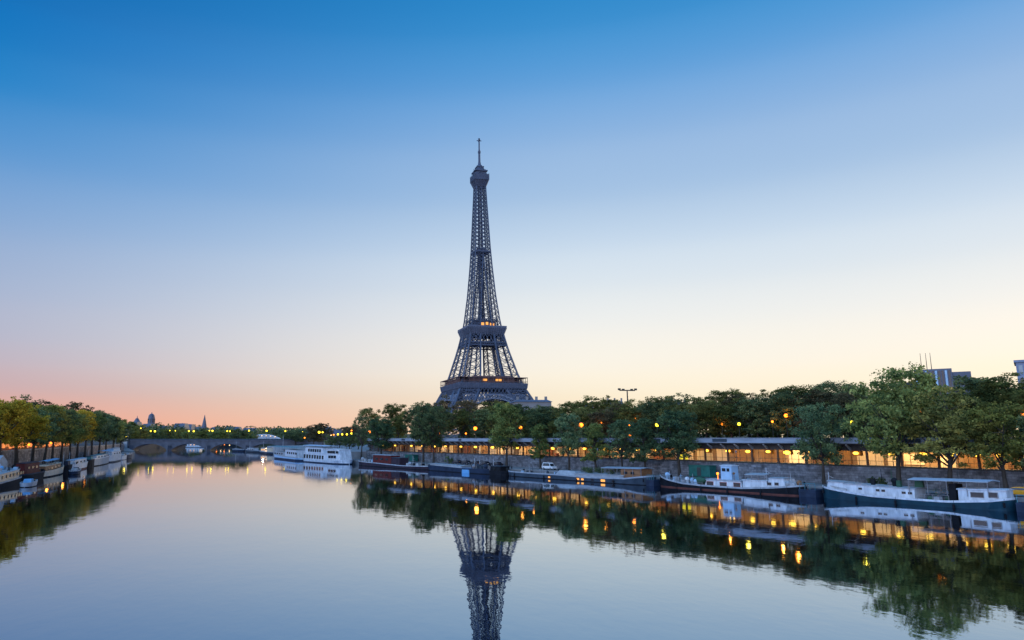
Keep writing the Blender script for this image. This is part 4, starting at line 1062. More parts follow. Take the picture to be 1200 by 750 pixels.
    def fenders(s, xs):
        for x in xs:
            b = MB(); z = max(.5, s.deckz(x) - .1); yf = -s.hw(x) - .2; b.tube((x, yf, z - .55), (x, yf, z), .15, .15, 8); b.ball((x, yf, z - .55), .15, 8, 4); b.tube((x, yf, z), (x, yf + .18, z + .55), .02, n=4); b.build('fender', M['black'], s.t)
    def clutter(s, px0, px1, n, mats, seed, base=None, big=1.0):
        r = random.Random(seed); x0, x1 = s.at(px0, 560)[0], s.at(px1, 560)[0]
        for i in range(n):
            x = x0 + (x1 - x0) * (i + r.random()) / n; y = r.uniform(-.38, .3) * 2 * max(.4, s.hw(x) - .25); z = (s.deckz(x) if base is None else base); b = MB(); k = r.random()
            if k < .35: b.box(x, y, z + .45 * big, r.uniform(.5, 1.2) * big, r.uniform(.5, .9), .95 * big, r.uniform(-.3, .3), .9); nm = 'locker'
            elif k < .6: b.tube((x, y, z), (x, y, z + .7 * big), .32 * big, .36 * big, 10); b.ball((x, y, z + .85 * big), .5 * big, 7, 5); nm = 'planter'
            elif k < .8:
                b.box(x, y, z + .42, .5, .5, .06); b.box(x + .22, y, z + .75, .06, .5, .6)
                for dx in (-.2, .2):
                    for dy in (-.2, .2): b.tube((x + dx, y + dy, z), (x + dx, y + dy, z + .4), .03, n=4)
                nm = 'deck_chair'
            else: b.tube((x, y, z), (x, y, z + r.uniform(1.4, 2.6)), .05, .04, 6); b.bar((x - .4, y, z + 1.2), (x + .4, y, z + 1.3), .06); nm = 'stanchion'
            b.build(nm, r.choice(mats), s.t)
def moor(B_, gang=None):
    for x in (-B_.L * .44, B_.L * .42):
        z = B_.deckz(x) + .5; b = MB(); p0 = Vector((x, B_.B * .3, z)); p1 = Vector((x * .86, 7.0 - B_.o - B_.B / 2, 2.0)); pts = [p0.lerp(p1, k / 6) - Vector((0, 0, .5 * math.sin(math.pi * k / 6))) for k in range(7)]
        b.path(pts, .03, 4); b.build('mooring_line', M['rope'], B_.t)
    if gang is not None:
        b = MB(); x = gang; z = B_.deckz(x) + .6; b.add([(x - .4, B_.B / 2 - .3, z), (x + .4, B_.B / 2 - .3, z), (x + .4, 7.2 - B_.o - B_.B / 2, 1.68), (x - .4, 7.2 - B_.o - B_.B / 2, 1.68), (x - .4, B_.B / 2 - .3, z + .08), (x + .4, B_.B / 2 - .3, z + .08), (x + .4, 7.2 - B_.o - B_.B / 2, 1.76), (x - .4, 7.2 - B_.o - B_.B / 2, 1.76)], [(3, 2, 1, 0), (4, 5, 6, 7), (0, 1, 5, 4), (1, 2, 6, 5), (2, 3, 7, 6), (3, 0, 4, 7)])
        for dx in (-.4, .4): b.tube((x + dx, B_.B / 2 - .3, z + .95), (x + dx, 7.2 - B_.o - B_.B / 2, 2.6), .03, n=4); b.tube((x + dx, B_.B / 2 - .3, z), (x + dx, B_.B / 2 - .3, z + .95), .03, n=4); b.tube((x + dx, 7.2 - B_.o - B_.B / 2, 1.7), (x + dx, 7.2 - B_.o - B_.B / 2, 2.6), .03, n=4)
        b.build('gangway', M['steel'], B_.t)
MOOR = 'houseboats and ships moored along the right bank'
# A: long teal barge with white upperworks and awning
B_ = Boat('houseboat', 'long teal houseboat with white upperworks and a long pale awning, nearest on the right', 'houseboat', RF, (957, 584), (1183, 599.4), 4.8, 0, MOOR)
B_.hull([(958, 569), (965, 570.5), (1000, 577), (1020, 580), (1069, 584), (1108, 586.5), (1123, 586.5), (1160, 586), (1183, 583.5)], (M['teal'], M['teal'], M['white']), 'L', .16, .10, .12, rub=1)
c = B_.cabin((965.5, 564), (991, 566), None, M['white'], .75, M['dirty'], 'fore_cabin', slope=.4)
c = B_.cabin((989, 567), (1071, 573.5), None, M['white'], .6, M['dirty'], 'long_cabin'); B_.windows([(1028.5, 574.5, 4, 2.6), (1035, 575, 4, 2.6), (1059, 577.4, 4.5, 2.6), (1066.5, 578, 4.5, 2.6), (1008, 572.6, 4, 2.2)], c, .66)
c = B_.cabin((1122, 573.6), (1176, 575.2), None, M['white'], .55, M['white'], 'aft_cabin'); B_.windows([(1145, 580, 14, 5), (1164, 580.2, 9, 5)], c, .6, M['steel'])
c = B_.cabin((1110.5, 567), (1119, 567.4), None, M['black'], 1.2, None, 'wheelhouse')
B_.awning((1063, 561.5), (1157, 564.6), M['awning'], .4, 5, 2.2)
B_.rail(B_.at(1073, 575)[0], B_.at(1110, 575)[0], .2, .7, 1.0); B_.rail(B_.at(960, 575)[0] + 1.5, B_.at(990, 575)[0], .5, .3, 1.2)
B_.mast(970.5, 553); B_.fenders([-13, -7, -1, 7, 13]); moor(B_, 3.0); B_.clutter(1076, 1108, 9, [M['greencover'], M['dirty'], M['wood'], M['slate']], 1); B_.clutter(1000, 1066, 7, [M['grey'], M['greencover'], M['black']], 2, base=B_.at(1030, 569.5)[1])
# B: black barge with white cabins, red-framed windows, blue wheelhouse
B_ = Boat('houseboat', 'black-hulled houseboat with white cabins, red-framed windows and a light blue wheelhouse', 'houseboat', RF, (766, 570), (935, 582), 5.0, 0, MOOR)
B_.hull([(766, 556), (780, 561), (800, 565.5), (822, 568), (868, 571), (905, 570.5), (935, 568.5)], (M['black'], M['antifoul'], M['dirty']), 'L', .2, .12, .22)
c = B_.cabin((825, 562), (870, 564.5), None, M['white'], .6, M['dirty'], 'long_cabin', slope=.5); B_.windows([(832, 566.6, 7, 4), (847.5, 567.6, 7, 4), (863.5, 568.2, 7, 4)], c, .64, M['redframe'], M['glass'])
c = B_.cabin((870, 562.8), (898, 564), None, M['white'], .55, M['white'], 'saloon')
c2 = B_.cabin((897, 560.8), (921, 561.5), None, M['white'], .7, M['dirty'], 'aft_cabin', slope=.6); B_.windows([(901.5, 567, 4.5, 3.2), (910, 567.2, 4.5, 3.2)], c2, .74)
B_.awning((872, 555.8), (896, 556.4), M['dirty'], .6, 4, 1.7, 'canopy')
c = B_.cabin((844, 546), (856.5, 546.3), 562.5, M['ltblue'], 1.5, M['white'], 'wheelhouse', depth=2.2); B_.windows([(848, 550.5, 4, 3.6), (853, 550.7, 3, 3.6)], c, 1.55)
for px in (841, 860):
    x, z = B_.at(px, 556, 1.6); b = MB(); b.tube((x, -.9, z - 1.6), (x, -.9, z), .06, n=6); b.ball((x, -.9, z + .18), .24, 8, 5); b.build('deck_lantern', M['lampO'] if px == 841 else M['wood'], B_.t)
x, z = B_.at(816, 560, 1.4); b = MB(); b.ball((x, 0, z - .55), 1.0, 12, 7, (1.6, .95, .75)); b.build('covered_dinghy', M['greencover'], B_.t)
B_.rail(B_.at(768, 560)[0] + .8, B_.at(822, 560)[0], .3, .35, 1.3); B_.clutter(772, 812, 14, [M['dirty'], M['white'], M['grey'], M['black'], M['ltblue']], 3); B_.mast(897.5, 548); B_.fenders([-15, -10, -4, 2, 9, 14]); moor(B_, -4.0); B_.mast(926, 556, r=.05); B_.clutter(918, 930, 3, [M['dirty'], M['wood']], 31)
# C: long slate barge
B_ = Boat('houseboat', 'very long slate-grey barge with lit portholes, roof plants and a flat-roofed cabin', 'houseboat', RF, (590, 558.5), (756, 570), 5.4, 0, MOOR)
B_.hull([(590, 551), (600, 552), (620, 553.6), (652, 555.5), (688, 558.8), (732, 560), (756, 557.5)], (M['slate'], M['black'], M['grey']), 'L', .08, .07, .15)
c = B_.cabin((673, 555), (730, 557.6), None, M['grey'], .6, M['dirty'], 'long_coaming')
c = B_.cabin((727, 549.3), (750, 550.2), None, M['wood'], .8, None, 'cabin'); B_.windows([(733, 554, 4, 3), (741, 554.5, 4, 3)], c, .84)
B_.awning((704, 548), (751, 549.2), M['grey'], .6, 6, 2.3, 'flat_roof')
c = B_.cabin((648, 551), (674, 552.6), None, M['dirty'], .8, None, 'pale_cover', tumble=1.0, slope=1.2)
hl = [o for o in B_.t.children if o.name.startswith('hull')][0]
B_.windows([(643.5, 559.2, 2, 1.6), (677, 561.3, 3, 2), (682.5, 561.7, 2.4, 2), (694, 562.3, 3, 1.6), (706.5, 563.2, 4.5, 2.6), (718.6, 563.8, 3, 1.6)], hl, 0, None, None, lit=(0, 1, 2, 4), flush=.02)
r_ = random.Random(4); pl = []
x0, x1 = B_.at(682, 552, 1.5)[0], B_.at(722, 554, 1.5)[0]; zc = B_.at(700, 556, 1.5)[1]
for i in range(26): pl.append(((x0 + (x1 - x0) * r_.random(), r_.uniform(-1.6, 1.2), zc + .5 + r_.random() * .7), (.6, .6, .55), 1, r_.uniform(.1, .8)))
me = leaf_mesh('roof_plants', pl, 60, .22, 3); o = bpy.data.objects.new('roof_plants', me); C.objects.link(o); o.parent = B_.t; me.materials[0] = M['L_dark']
B_.clutter(600, 645, 12, [M['black'], M['slate'], M['grey'], M['ltblue']], 5, big=.8); B_.fenders([-26, -20, -8, 4, 16, 24]); moor(B_, 16.0); B_.rail(B_.at(592, 553)[0] + 1, B_.at(640, 553)[0], .3, .4, 2)
# D: navy barge with cover and pale blue box
B_ = Boat('barge', 'dark navy barge with long pale hatch cover and a light blue box on deck', 'barge', RF, (497, 551), (571, 557), 5.0, 0, MOOR)
B_.hull([(497, 544), (510, 545.6), (540, 548.5), (571, 549.5)], (M['navy'], M['black'], M['navy']), 'L', .12, .1, .2)
B_.cabin((503, 543.5), (540, 546.4), None, M['grey'], .5, M['dirty'], 'hatch_cover', tumble=.3)
B_.cabin((541, 548.4), (549.5, 548.8), 554.5, M['bluecover'], -.08, None, 'blue_box', depth=2.4)
B_.clutter(549, 571, 14, [M['slate'], M['steel'], M['navy'], M['ltblue']], 6, big=1.3); B_.mast(556, 537); B_.mast(562, 539); moor(B_, 4.0)
# tug
B_ = Boat('work_boat', 'small black work boat with bulky dark deckhouse between the navy and slate barges', 'work boat', RF, (571, 557), (590, 558.6), 5.0, .3, MOOR)
B_.hull([(571, 551), (590, 552)], (M['black'], M['black'], M['black']), 'R', .2, .15, .2)
B_.cabin((573, 546.5), (586, 546.9), None, M['black'], .8, M['slate'], 'deckhouse'); B_.clutter(572, 589, 5, [M['black'], M['tyre']], 8); B_.mast(578, 537)
# E: plum barge
B_ = Boat('houseboat', 'plum-brown barge with pale rail line and pale-roofed cabin, right of the cruise ship', 'houseboat', RF, (415, 546), (496, 551.5), 5.0, 0, MOOR)
B_.hull([(415, 539.5), (424, 540.5), (445, 542.6), (470, 545.2), (496, 546)], (M['plum'], M['black'], M['dirty']), 'L', .18, .12, .2)
c = B_.cabin((437, 533), (458, 534), None, M['maroon'], .6, M['dirty'], 'cabin'); B_.windows([(441, 537.5, 3, 2.4), (447, 537.9, 3, 2.4), (453, 538.4, 3, 2.4)], c, .64)
c = B_.cabin((458, 536.4), (468, 537), None, M['plum'], .7, M['slate'], 'low_cabin'); B_.clutter(471, 494, 12, [M['dirty'], M['black'], M['slate'], M['wood']], 9, big=1.3); B_.clutter(417, 435, 6, [M['dirty'], M['ltblue'], M['grey']], 10, big=1.4); B_.mast(484, 534); moor(B_, 8.0)
# pontoons between the boats
for p0, p1, lab in [((936, 583), (956, 584), 'low dark steel pontoon between the black houseboat and the teal one'), ((757, 570), (766, 570.5), 'narrow dark pontoon between the slate barge and the black houseboat'), ((1191, 600), (1230, 603), 'dark pontoon at the right edge behind the stern of the teal houseboat')]:
    B_ = Boat('pontoon', lab, 'pontoon', RF, p0, p1, 5.0, .5, 'pontoons on the right bank')
    h = B_.L / 2; b = MB(); b.span(-h, h, -2.4, 2.4, -.5, 1.25); b.span(-h + .1, h - .1, -2.46, -2.403, .7, .9); b.build('float', M['navy'], B_.t)
    b = MB(); n = max(3, int(B_.L / 1.6))
    for i in range(n + 1): x = -h + .15 + (B_.L - .3) * i / n; b.tube((x, -2.2, 1.25), (x, -2.2, 2.3), .04, n=5)
    b.path([(-h + .15, -2.2, 2.3), (h - .15, -2.2, 2.3)], .04); b.build('railing', M['tealcover'], B_.t)
# cruise ship and the ship behind it
fr = frame_px((352, 541), (412, 545.5))
B_ = Boat('cruise_ship', 'large white river cruise ship with two rows of dark windows and a stepped bow', 'cruise ship', fr, (352.5, 541), (399, 544.6), 7.6, 0, MOOR)
B_.hull([(352, 537), (370, 538.5), (388, 539.8), (399, 538.8)], (M['white'], M['navy'], M['white']), 'R', .2, .08, .4, bul=.2)
c = B_.cabin((353.5, 530.2), (383, 532.0), None, M['white'], .3, M['white'], 'main_deck'); B_.windows([(357 + i * 3.0, 534.4 + i * .25, 1.9, 4.2) for i in range(8)], c, .34)
c = B_.cabin((357, 524), (379, 525), 531.8, M['white'], .5, M['dirty'], 'upper_deck', slope=.8); B_.windows([(362 + i * 2.6, 527.6 + i * .12, 1.9, 3.4) for i in range(6)], c, .54)
c = B_.cabin((382, 526.4), (397, 527.4), None, M['white'], .45, M['white'], 'fore_block', slope=1.2); B_.windows([(385 + i * 3.0, 529.7 + i * .1, 2.5, 2.8) for i in range(4)] + [(386 + i * 3.0, 535.3 + i * .1, 2.3, 3.0) for i in range(3)], c, .39)
B_.awning((355, 521.6), (381, 522.6), M['ltblue'], .7, 7, 1.6, 'sun_deck_roof'); B_.mast(391, 520, inset=4)
fr = frame_px((318, 537), (352, 541))
B_ = Boat('passenger_ship', 'blue and white passenger ship with teal roof moored behind the white cruise ship', 'passenger ship', fr, (318, 536.5), (348, 540.2), 7.5, 0, MOOR)
B_.hull([(318, 531), (330, 534), (348, 536.2)], (M['ltblue'], M['navy'], M['dirty']), 'L', .14, .08, .7, bul=.3)
c = B_.cabin((334, 526.6), (347, 527.8), None, M['white'], .5, M['dirty'], 'saloon'); B_.windows([(337 + i * 2.4, 530.5 + i * .25, 1.4, 2.4) for i in range(5)], c, .54)
c = B_.cabin((320, 529), (334, 530.2), None, M['dirty'], .8, M['grey'], 'fore_saloon'); B_.windows([(322.5 + i * 2.6, 531 + i * .3, 1.4, 1.4) for i in range(4)], c, .84)
B_.awning((317.5, 522.6), (345, 524.4), M['tealcover'], .6, 6, 2.2, 'teal_roof'); B_.mast(332, 510)
# small boats near the bridge
for i, (p0, p1, yt, m1, m2, lab) in enumerate([((303, 531.4), (316, 532.6), 524, 'navy', 'cream', 'small lamplit boat with cream cabin left of the passenger ship'), ((287, 529.6), (300, 530.6), 524, 'slate', 'dirty', 'small grey boat under the right part of the stone bridge'), ((271, 529), (282, 529.4), 525, 'navy', 'dirty', 'tiny dark boat moored by a pier of the stone bridge')]):
    fr = frame_px(p0, p1)
    B_ = Boat('small_boat', lab, 'boat', fr, p0, p1, 5.5, 0, 'small boats near the bridge')
    B_.hull([(p0[0], p0[1] - 3), (p1[0], p1[1] - 3)], (M[m1], M['black'], M['dirty']), 'R', .3, .1, .3)
    c = B_.cabin((p0[0] + 2, yt + 1), (p1[0] - 3, yt + 1.2), None, M[m2], .8, M['grey'], 'cabin', slope=.6); B_.windows([(p0[0] + 4 + k * 2.4, yt + 3, 1.4, 1.4) for k in range(3)], c, .84, lit=(0, 1) if i == 0 else ())
    B_.mast(p0[0] + 6, 517)
    if i == 0:
        light(B_.t, (3, -4, 4), 900, (1, .7, .4))
fr = frame_px((214, 524.5), (240, 524.6))
B_ = Boat('passenger_boat', 'white passenger boat seen through the second arch of the stone bridge', 'passenger boat', fr, (216, 524.5), (238, 524.6), 7, 0)
B_.hull([(216, 522.8), (238, 522.8)], (M['white'], M['navy'], M['white']), 'R', .2, .1, .4); c = B_.cabin((219, 519.8), (234, 519.8), None, M['white'], .6, M['dirty'], 'saloon'); B_.windows([(221.5 + k * 2, 521.3, 1.2, .9) for k in range(6)], c, .64, lit=(1, 3))
for i, px in enumerate((254, 259, 263, 269)):
    q = P(px, 521.0 + (i % 2) * .7, 800); street_lamp((q.x, q.y, 0), q.z, 'lampW' if i % 2 else 'lampO', .55, f'low warm light seen through the third arch of the stone bridge, {ORD[i]} from the left', 0, 'landing_lamp', 'lights beyond the third arch')
# left bank boats
LM = 'houseboats moored along the left bank'
B_ = Boat('houseboat', 'cream houseboat with a row of dark square windows at the left edge of the picture', 'houseboat', LF, (-14, 576), (29.5, 566), 5.0, 0, LM)
B_.hull([(-14, 569), (0, 565.5), (15, 561.5), (29.5, 557)], (M['black'], M['black'], M['dirty']), 'R', .16, .16, .2)
c = B_.cabin((-10, 559.5), (28.5, 549), None, M['cream'], .2, M['dirty'], 'long_cabin'); B_.windows([(4, 559.5, 2.2, 3.6), (9, 558.2, 2.2, 3.6), (13.5, 557, 2.2, 3.6), (17.5, 556, 2, 3.4), (21.5, 555, 2, 3.4), (24.5, 554.1, 1.8, 3.2), (27, 553.4, 1.4, 3)], c, .24)
B_.clutter(-6, 27, 16, [M['ltblue'], M['slate'], M['bluecover'], M['black'], M['dirty']], 12, base=B_.at(10, 554.3)[1]); 
x, z = B_.at(4, 533.5, 3.5); b = MB(); b.prism_xz([(x - 5, z - 5), (x + 5, z - 5), (x + 3.8, z - 1.4), (x, z), (x - 3.8, z - 1.4)], 1.0, 3.6); b.build('tarpaulin_tent', M['grey'], B_.t)
B_ = Boat('houseboat', 'dark barge with maroon cabin right of the cream houseboat on the left bank', 'houseboat', LF, (30, 566.5), (57, 559), 3.7, .3, LM)
B_.hull([(30, 556), (40, 554), (57, 551)], (M['black'], M['black'], M['navy']), 'R', .3, .24, .2)
c = B_.cabin((31, 543.5), (47, 541.5), None, M['maroon'], .6, M['plum'], 'cabin'); B_.windows([(34, 548, 2, 2.6), (38.5, 547.4, 2, 2.6), (43, 546.8, 2, 2.6)], c, .64); B_.clutter(32, 56, 10, [M['wood'], M['black'], M['dirty'], M['maroon']], 14, big=1.2)
B_ = Boat('houseboat', 'cream boat with varnished wooden upperworks on the left bank', 'houseboat', LF, (52, 560), (79, 553.6), 3.6, 0, LM)
B_.hull([(52, 553), (65, 550), (79, 545)], (M['cream'], M['black'], M['cream']), 'R', .34, .28, .3)
c = B_.cabin((54, 546.5), (72, 542.6), None, M['wood'], .6, M['cream'], 'cabin'); B_.windows([(57, 549.3, 1.6, 1.8), (61, 548.4, 1.6, 1.8), (65, 547.4, 1.6, 1.8), (69, 546.5, 1.6, 1.8)], c, .64); B_.mast(75, 530); B_.awning((56, 540.5), (70, 537.5), M['bluecover'], .7, 4, 1.8); B_.clutter(54, 77, 9, [M['dirty'], M['white'], M['wood'], M['bluecover'], M['black']], 41, big=1.2)
B_ = Boat('work_boat', 'black work boat squeezed between the cream boat and the white one on the left bank', 'work boat', LF, (79, 554), (86, 552), 3.4, .2, LM)
B_.hull([(79, 545.5), (86, 544)], (M['black'], M['black'], M['black']), 'R', .3, .3, .2); B_.cabin((80, 541), (84, 540.4), None, M['navy'], .8, M['slate'], 'deckhouse'); B_.mast(82, 529)
B_ = Boat('houseboat', 'white motor barge with rusty bottom in the middle of the left bank row', 'houseboat', LF, (86, 552.4), (106, 546.4), 3.7, 0, LM)
B_.hull([(86, 544.5), (96, 543), (106, 540)], (M['white'], M['antifoul'], M['white']), 'R', .3, .24, .5)
c = B_.cabin((88, 539.5), (102, 536.8), None, M['white'], .6, M['ltblue'], 'cabin'); B_.windows([(91, 541.6, 1.6, 1.8), (95, 540.9, 1.6, 1.8), (99, 540.1, 1.6, 1.8)], c, .64); B_.mast(104, 527); B_.clutter(87, 104, 8, [M['dirty'], M['slate'], M['bluecover'], M['black']], 42, big=1.2)
B_ = Boat('work_boat', 'dark blunt work boat left of the grey-hulled barge on the left bank', 'work boat', LF, (106, 547), (112, 545), 3.4, .2, LM)
B_.hull([(106, 538.5), (112, 537.6)], (M['black'], M['black'], M['navy']), 'R', .3, .3, .2); B_.cabin((107, 535), (111, 534.6), None, M['tealcover'], .8, M['slate'], 'deckhouse')
B_ = Boat('houseboat', 'grey-hulled barge with white top near the far end of the left bank row', 'houseboat', LF, (112, 545.4), (131, 540), 3.7, 0, LM)
B_.hull([(112, 537.5), (122, 535.6), (131, 533)], (M['grey'], M['black'], M['white']), 'R', .3, .24, .3)
c = B_.cabin((113.5, 534), (126, 531.6), None, M['white'], .6, M['tealcover'], 'cabin'); B_.windows([(116, 535.6, 1.3, 1.5), (119.5, 534.9, 1.3, 1.5), (123, 534.2, 1.3, 1.5)], c, .64); B_.awning((122, 528.6), (130, 527.3), M['bluecover'], .6, 3, 1.8); B_.clutter(113, 130, 8, [M['dirty'], M['slate'], M['tealcover'], M['black']], 43, big=1.2)
B_ = Boat('passenger_boat', 'tall white two-deck boat at the far end of the left bank row', 'passenger boat', LF, (132, 540), (144.5, 537), 4.2, 0, LM)
B_.hull([(132, 534), (144.5, 531.5)], (M['white'], M['navy'], M['white']), 'R', .28, .2, .5)
c = B_.cabin((132.6, 529.6), (143, 528), None, M['white'], .4, M['white'], 'lower_deck'); B_.windows([(134.5, 531.5, 1, 1.4), (137.3, 531, 1, 1.4), (140, 530.6, 1, 1.4)], c, .44)
c = B_.cabin((133.2, 526), (141, 525), 529.7, M['ltblue'], .8, M['dirty'], 'upper_deck'); B_.mast(136, 513)

for i, (p0, p1, o, m1, m2, lab) in enumerate([((36, 569), (47, 565), -5.2, 'dirty', 'bluecover', 'small open motorboat tied outside the maroon-cabin barge on the left bank'), ((90, 554.6), (97, 552.4), -4.6, 'navy', 'dirty', 'small dark motorboat tied outside the white motor barge on the left bank'), ((145, 537), (150, 535.6), 0, 'white', 'dirty', 'little white boat just past the tall two-deck boat on the left bank'), ((151, 535.6), (156, 534.4), 0, 'navy', 'grey', 'little dark boat nearest the bridge end of the left bank')]):
    B_ = Boat('motorboat', lab, 'boat', LF, p0, p1, 2.4, o, 'small boats on the left bank')
    B_.hull([(p0[0], p0[1] - 3.2), (p1[0], p1[1] - 3.4)], (M[m1], M['black'], M['dirty']), 'R', .4, .2, .15, bul=.3)
    x = B_.L * .1; z = B_.deckz(x); b = MB(); b.box(-B_.L * .1, 0, z + .35, B_.L * .3, 1.6, .8, 0, .85); b.build('cover', M[m2], B_.t)
    b = MB(); b.add([(x + .3, -.8, z + .1), (x + .3, .8, z + .1), (x - .2, .7, z + .9), (x - .2, -.7, z + .9), (x + .36, -.8, z + .1), (x + .36, .8, z + .1), (x - .14, .7, z + .9), (x - .14, -.7, z + .9)], [(4, 5, 6, 7), (3, 2, 1, 0), (0, 1, 5, 4), (2, 3, 7, 6), (1, 2, 6, 5), (3, 0, 4, 7)]); b.build('windscreen', M['glass'], B_.t)
# ------------------------------------------------------------------ things on the quays
def car(fr, a, o, z, m, label, van=False, flip=False, group=None):
    q = fr.w(a, o, z); t = thing('van' if van else 'parked_car', label, 'van' if van else 'car', tuple(q), fr.rz + (math.pi if flip else 0), group)
    Hh = 1.95 if van else 1.46
    prof = [(-2.15, .38), (2.15, .38), (2.2, .7), (2.1, .92), (1.25, 1.0)] + ([(.75, Hh), (-1.9, Hh), (-2.15, 1.0)] if van else [(.55, Hh - .04), (-.2, Hh), (-1.1, Hh - .06), (-1.75, 1.02), (-2.18, .95)])
    b = MB(); w = .86
    n = len(prof)
    rings = [[(x, y, zz) for x, zz in prof] for y in (-w, w)]
    tum = lambda zz: .14 * max(0, (zz - .95) / .6)
    rings = [[(x, (y + (tum(zz) if y < 0 else -tum(zz))), zz) for x, y, zz in r] for r in rings]
    b.loft(rings); body = b.build('body', m, t)
    b = MB()
    for s in (-1, 1):
        y = s * (w + .004); ti = lambda zz: -s * tum(zz)
        g = [(1.1, 1.03), (.62, Hh - .14), (-1.7 if van else -1.0, Hh - .14), (-1.85 if van else -1.5, 1.04)]
        f_ = [(x, y + ti(zz) , zz) for x, zz in g]
        b.add(f_ + [(x, yy - s * .05, zz) for x, yy, zz in f_], [(0, 1, 2, 3), (7, 6, 5, 4), (0, 4, 5, 1), (1, 5, 6, 2), (2, 6, 7, 3), (3, 7, 4, 0)])
    b.build('side_window', M['glass'], body)
    b = MB(); b.add([(1.24, -.68, 1.03), (1.24, .68, 1.03), (.72 if van else .6, .62, Hh - .1), (.72 if van else .6, -.62, Hh - .1), (1.28, -.68, 1.03), (1.28, .68, 1.03), (.77 if van else .66, .62, Hh - .07), (.77 if van else .66, -.62, Hh - .07)], [(4, 5, 6, 7), (3, 2, 1, 0), (0, 1, 5, 4), (2, 3, 7, 6), (1, 2, 6, 5), (3, 0, 4, 7)]); b.build('windscreen', M['glass'], body)
    for x in (-1.35, 1.38):
        for s in (-1, 1):
            b = MB(); b.tube((x, s * .68, .32), (x, s * .9, .32), .33, n=14); wh = b.build('wheel', M['tyre'], t)
            b = MB(); b.tube((x, s * .89, .32), (x, s * .915, .32), .2, n=10); b.build('rim', M['rim'], wh)
    for s in (-1, 1):
        b = MB(); b.box(2.17, s * .62, .76, .1, .34, .16); b.build('headlight', M['white'], t)
        b = MB(); b.box(-2.16, s * .66, .82, .1, .24, .2); b.build('tail_light', M['maroon'], t)
    return t
car(RF, RF.hit(645, 545, 13)[0], 12.6, 1.5, M['carwhite'], 'white van parked on the right quay behind the slate barge', True)
car(RF, RF.hit(1194, 577, 9)[0], 9.4, 1.5, M['carorange'], 'orange car parked on the quay at the right edge behind the teal houseboat', False, True)
for i, (px, lab) in enumerate([(534, 'dark car parked on the quay behind the navy barge, leftmost of five'), (545, 'dark car on the quay, second of five behind the navy barge'), (556, 'dark car on the quay, middle one of five behind the navy barge'), (567, 'dark car on the quay, fourth of five behind the navy barge'), (580, 'dark car parked closest to the trunk of the tall tree below the tower')]):
    car(RF, RF.hit(px, 540, 14)[0], 14.6, 1.5, M['cardark'], lab, False, i % 2 == 0, 'dark cars on the right quay')
def container(px, py, L, h, m, label, o=16.3):
    a, _ = RF.hit(px, py, o); q = RF.w(a, o, 1.5); t = thing('site_container', label, 'container', tuple(q), RF.rz)
    b = MB(); b.span(-L / 2, L / 2, -1.1, 1.1, .15, h)
    for i in range(int(L / .4)): b.span(-L / 2 + .2 + i * .4, -L / 2 + .36 + i * .4, -1.16, -1.103, .25, h - .1)
    bd = b.build('body', m, t); b = MB(); b.span(-L / 2 - .1, L / 2 + .1, -1.25, 1.2, h + .003, h + .15); b.build('roof', m, t)
    b = MB(); b.span(-.5, .5, -1.2, -1.165, .3, h - .35); b.build('door', M['pole'], t)
    b = MB(); b.span(-L / 2, -L / 2 + .3, -1.1, 1.1, 0, .148); b.span(L / 2 - .3, L / 2, -1.1, 1.1, 0, .148); b.build('skid', M['pole'], t)
container(823, 550, 5.6, 2.5, M['greenbox'], 'green site container against the quay wall left of the blue wheelhouse')
container(482, 535, 6.0, 2.5, M['greenbox'], 'green site container against the quay wall behind the plum barge')
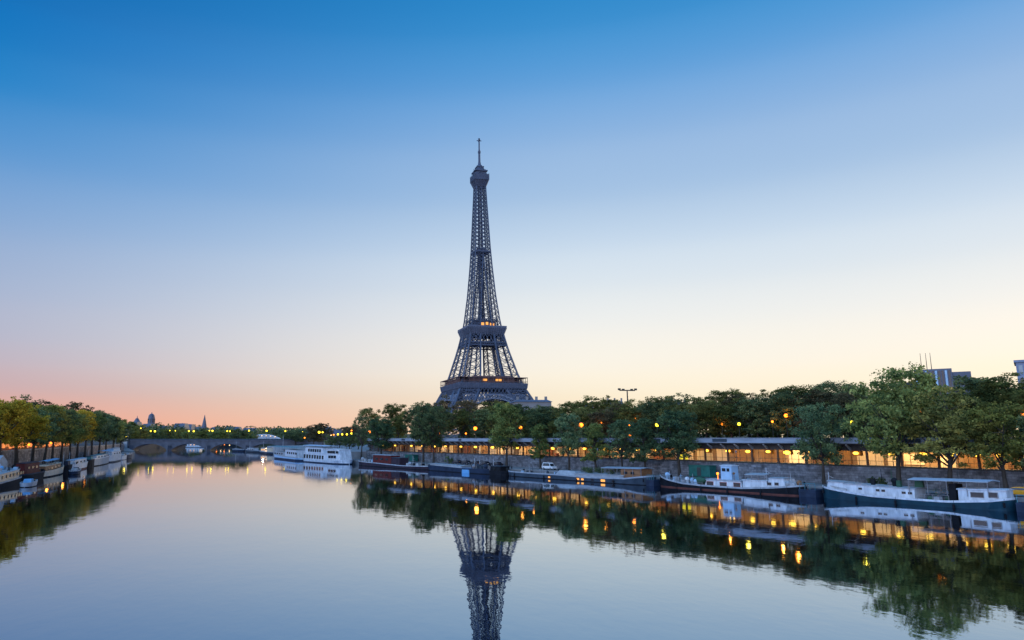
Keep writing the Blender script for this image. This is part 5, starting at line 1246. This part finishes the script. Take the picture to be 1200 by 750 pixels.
def bush(px, o, z, w, h, lf, label, name='bush'):
    a, _ = RF.hit(px, 550, o); q = RF.w(a, o, z); t = thing(name, label, 'bush', tuple(q)); r = random.Random(int(px)); cl = []; sb = MB()
    for i in range(30):
        th = r.uniform(0, 6.28); f = w / 2 * math.sqrt(r.random()); zz = h * r.uniform(.15, .85) * (1 - .4 * f / (w / 2)); cl.append(((f * math.cos(th), f * math.sin(th), zz), (.4, .4, .4), 1, r.uniform(.1, .8)))
        sb.tube((0, 0, -.1), (f * math.cos(th), f * math.sin(th), zz), .03, .01, 4, False)
    sb.build('stem', M['bark'], t); me = leaf_mesh('foliage', cl, 50, .2, int(px)); o_ = bpy.data.objects.new('foliage', me); C.objects.link(o_); o_.parent = t; me.materials[0] = M[lf]
bush(1026, 11.5, 1.5, 3.0, 2.6, 'L_dark', 'dark rounded bush at the foot of the tallest quay tree')
bush(526, 16.2, 1.5, 2.8, 3.6, 'L_teal', 'small green shrub against the quay wall right of the pair of slim trees')
# yellow lit sign box in the gallery
a, z = RF.hit(801, 534, 18.8); q = RF.w(a, 18.8, 5.1)
t = thing('lit_sign', 'yellow glowing blank panel standing at the edge of the gallery', 'sign', tuple(q), RF.rz)
b = MB(); b.span(-1.1, 1.1, -.12, .12, .15, 1.55); b.build('panel', M['lityel'], t)
b = MB()
for s in (-.8, .8): b.span(s - .06, s + .06, -.06, .06, 0, .15)
b.span(-1.16, 1.16, -.15, .15, 1.553, 1.62); b.build('frame', M['pole'], t)
# bollards and quay lamp posts
for i, px in enumerate([470, 530, 600, 655, 760, 942, 1045, 1125]):
    a, _ = RF.hit(px, 560, 6.8); q = RF.w(a, 6.8, 1.62); t = thing('mooring_bollard', f'black iron mooring bollard on the right quay edge, {ORD[i]} from the left', 'bollard', tuple(q), 0, 'bollards on the right quay')
    b = MB(); b.tube((0, 0, -.12), (0, 0, .45), .16, .13, 8); b.tube((0, 0, .45), (0, 0, .6), .22, .2, 8); b.build('post', M['black'], t)
for i, px in enumerate([522, 700, 862, 1118]):
    a, z = RF.hit(px, 521, 10); q = RF.w(a, 10, 1.5); t = thing('quay_lamp_post', f'thin unlit lamp post on the right quay, {ORD[i]} from the left', 'lamp post', tuple(q), RF.rz, 'unlit lamp posts on the right quay')
    b = MB(); b.tube((0, 0, 0), (0, 0, 5.6), .06, .045, 6); b.build('pole', M['pole'], t)
    b = MB(); b.tube((0, 0, 5.6), (0, 0, 6.0), .12, .2, 8); b.tube((0, 0, 6.0), (0, 0, 6.15), .24, .05, 8); b.build('lantern', M['steel'], t)
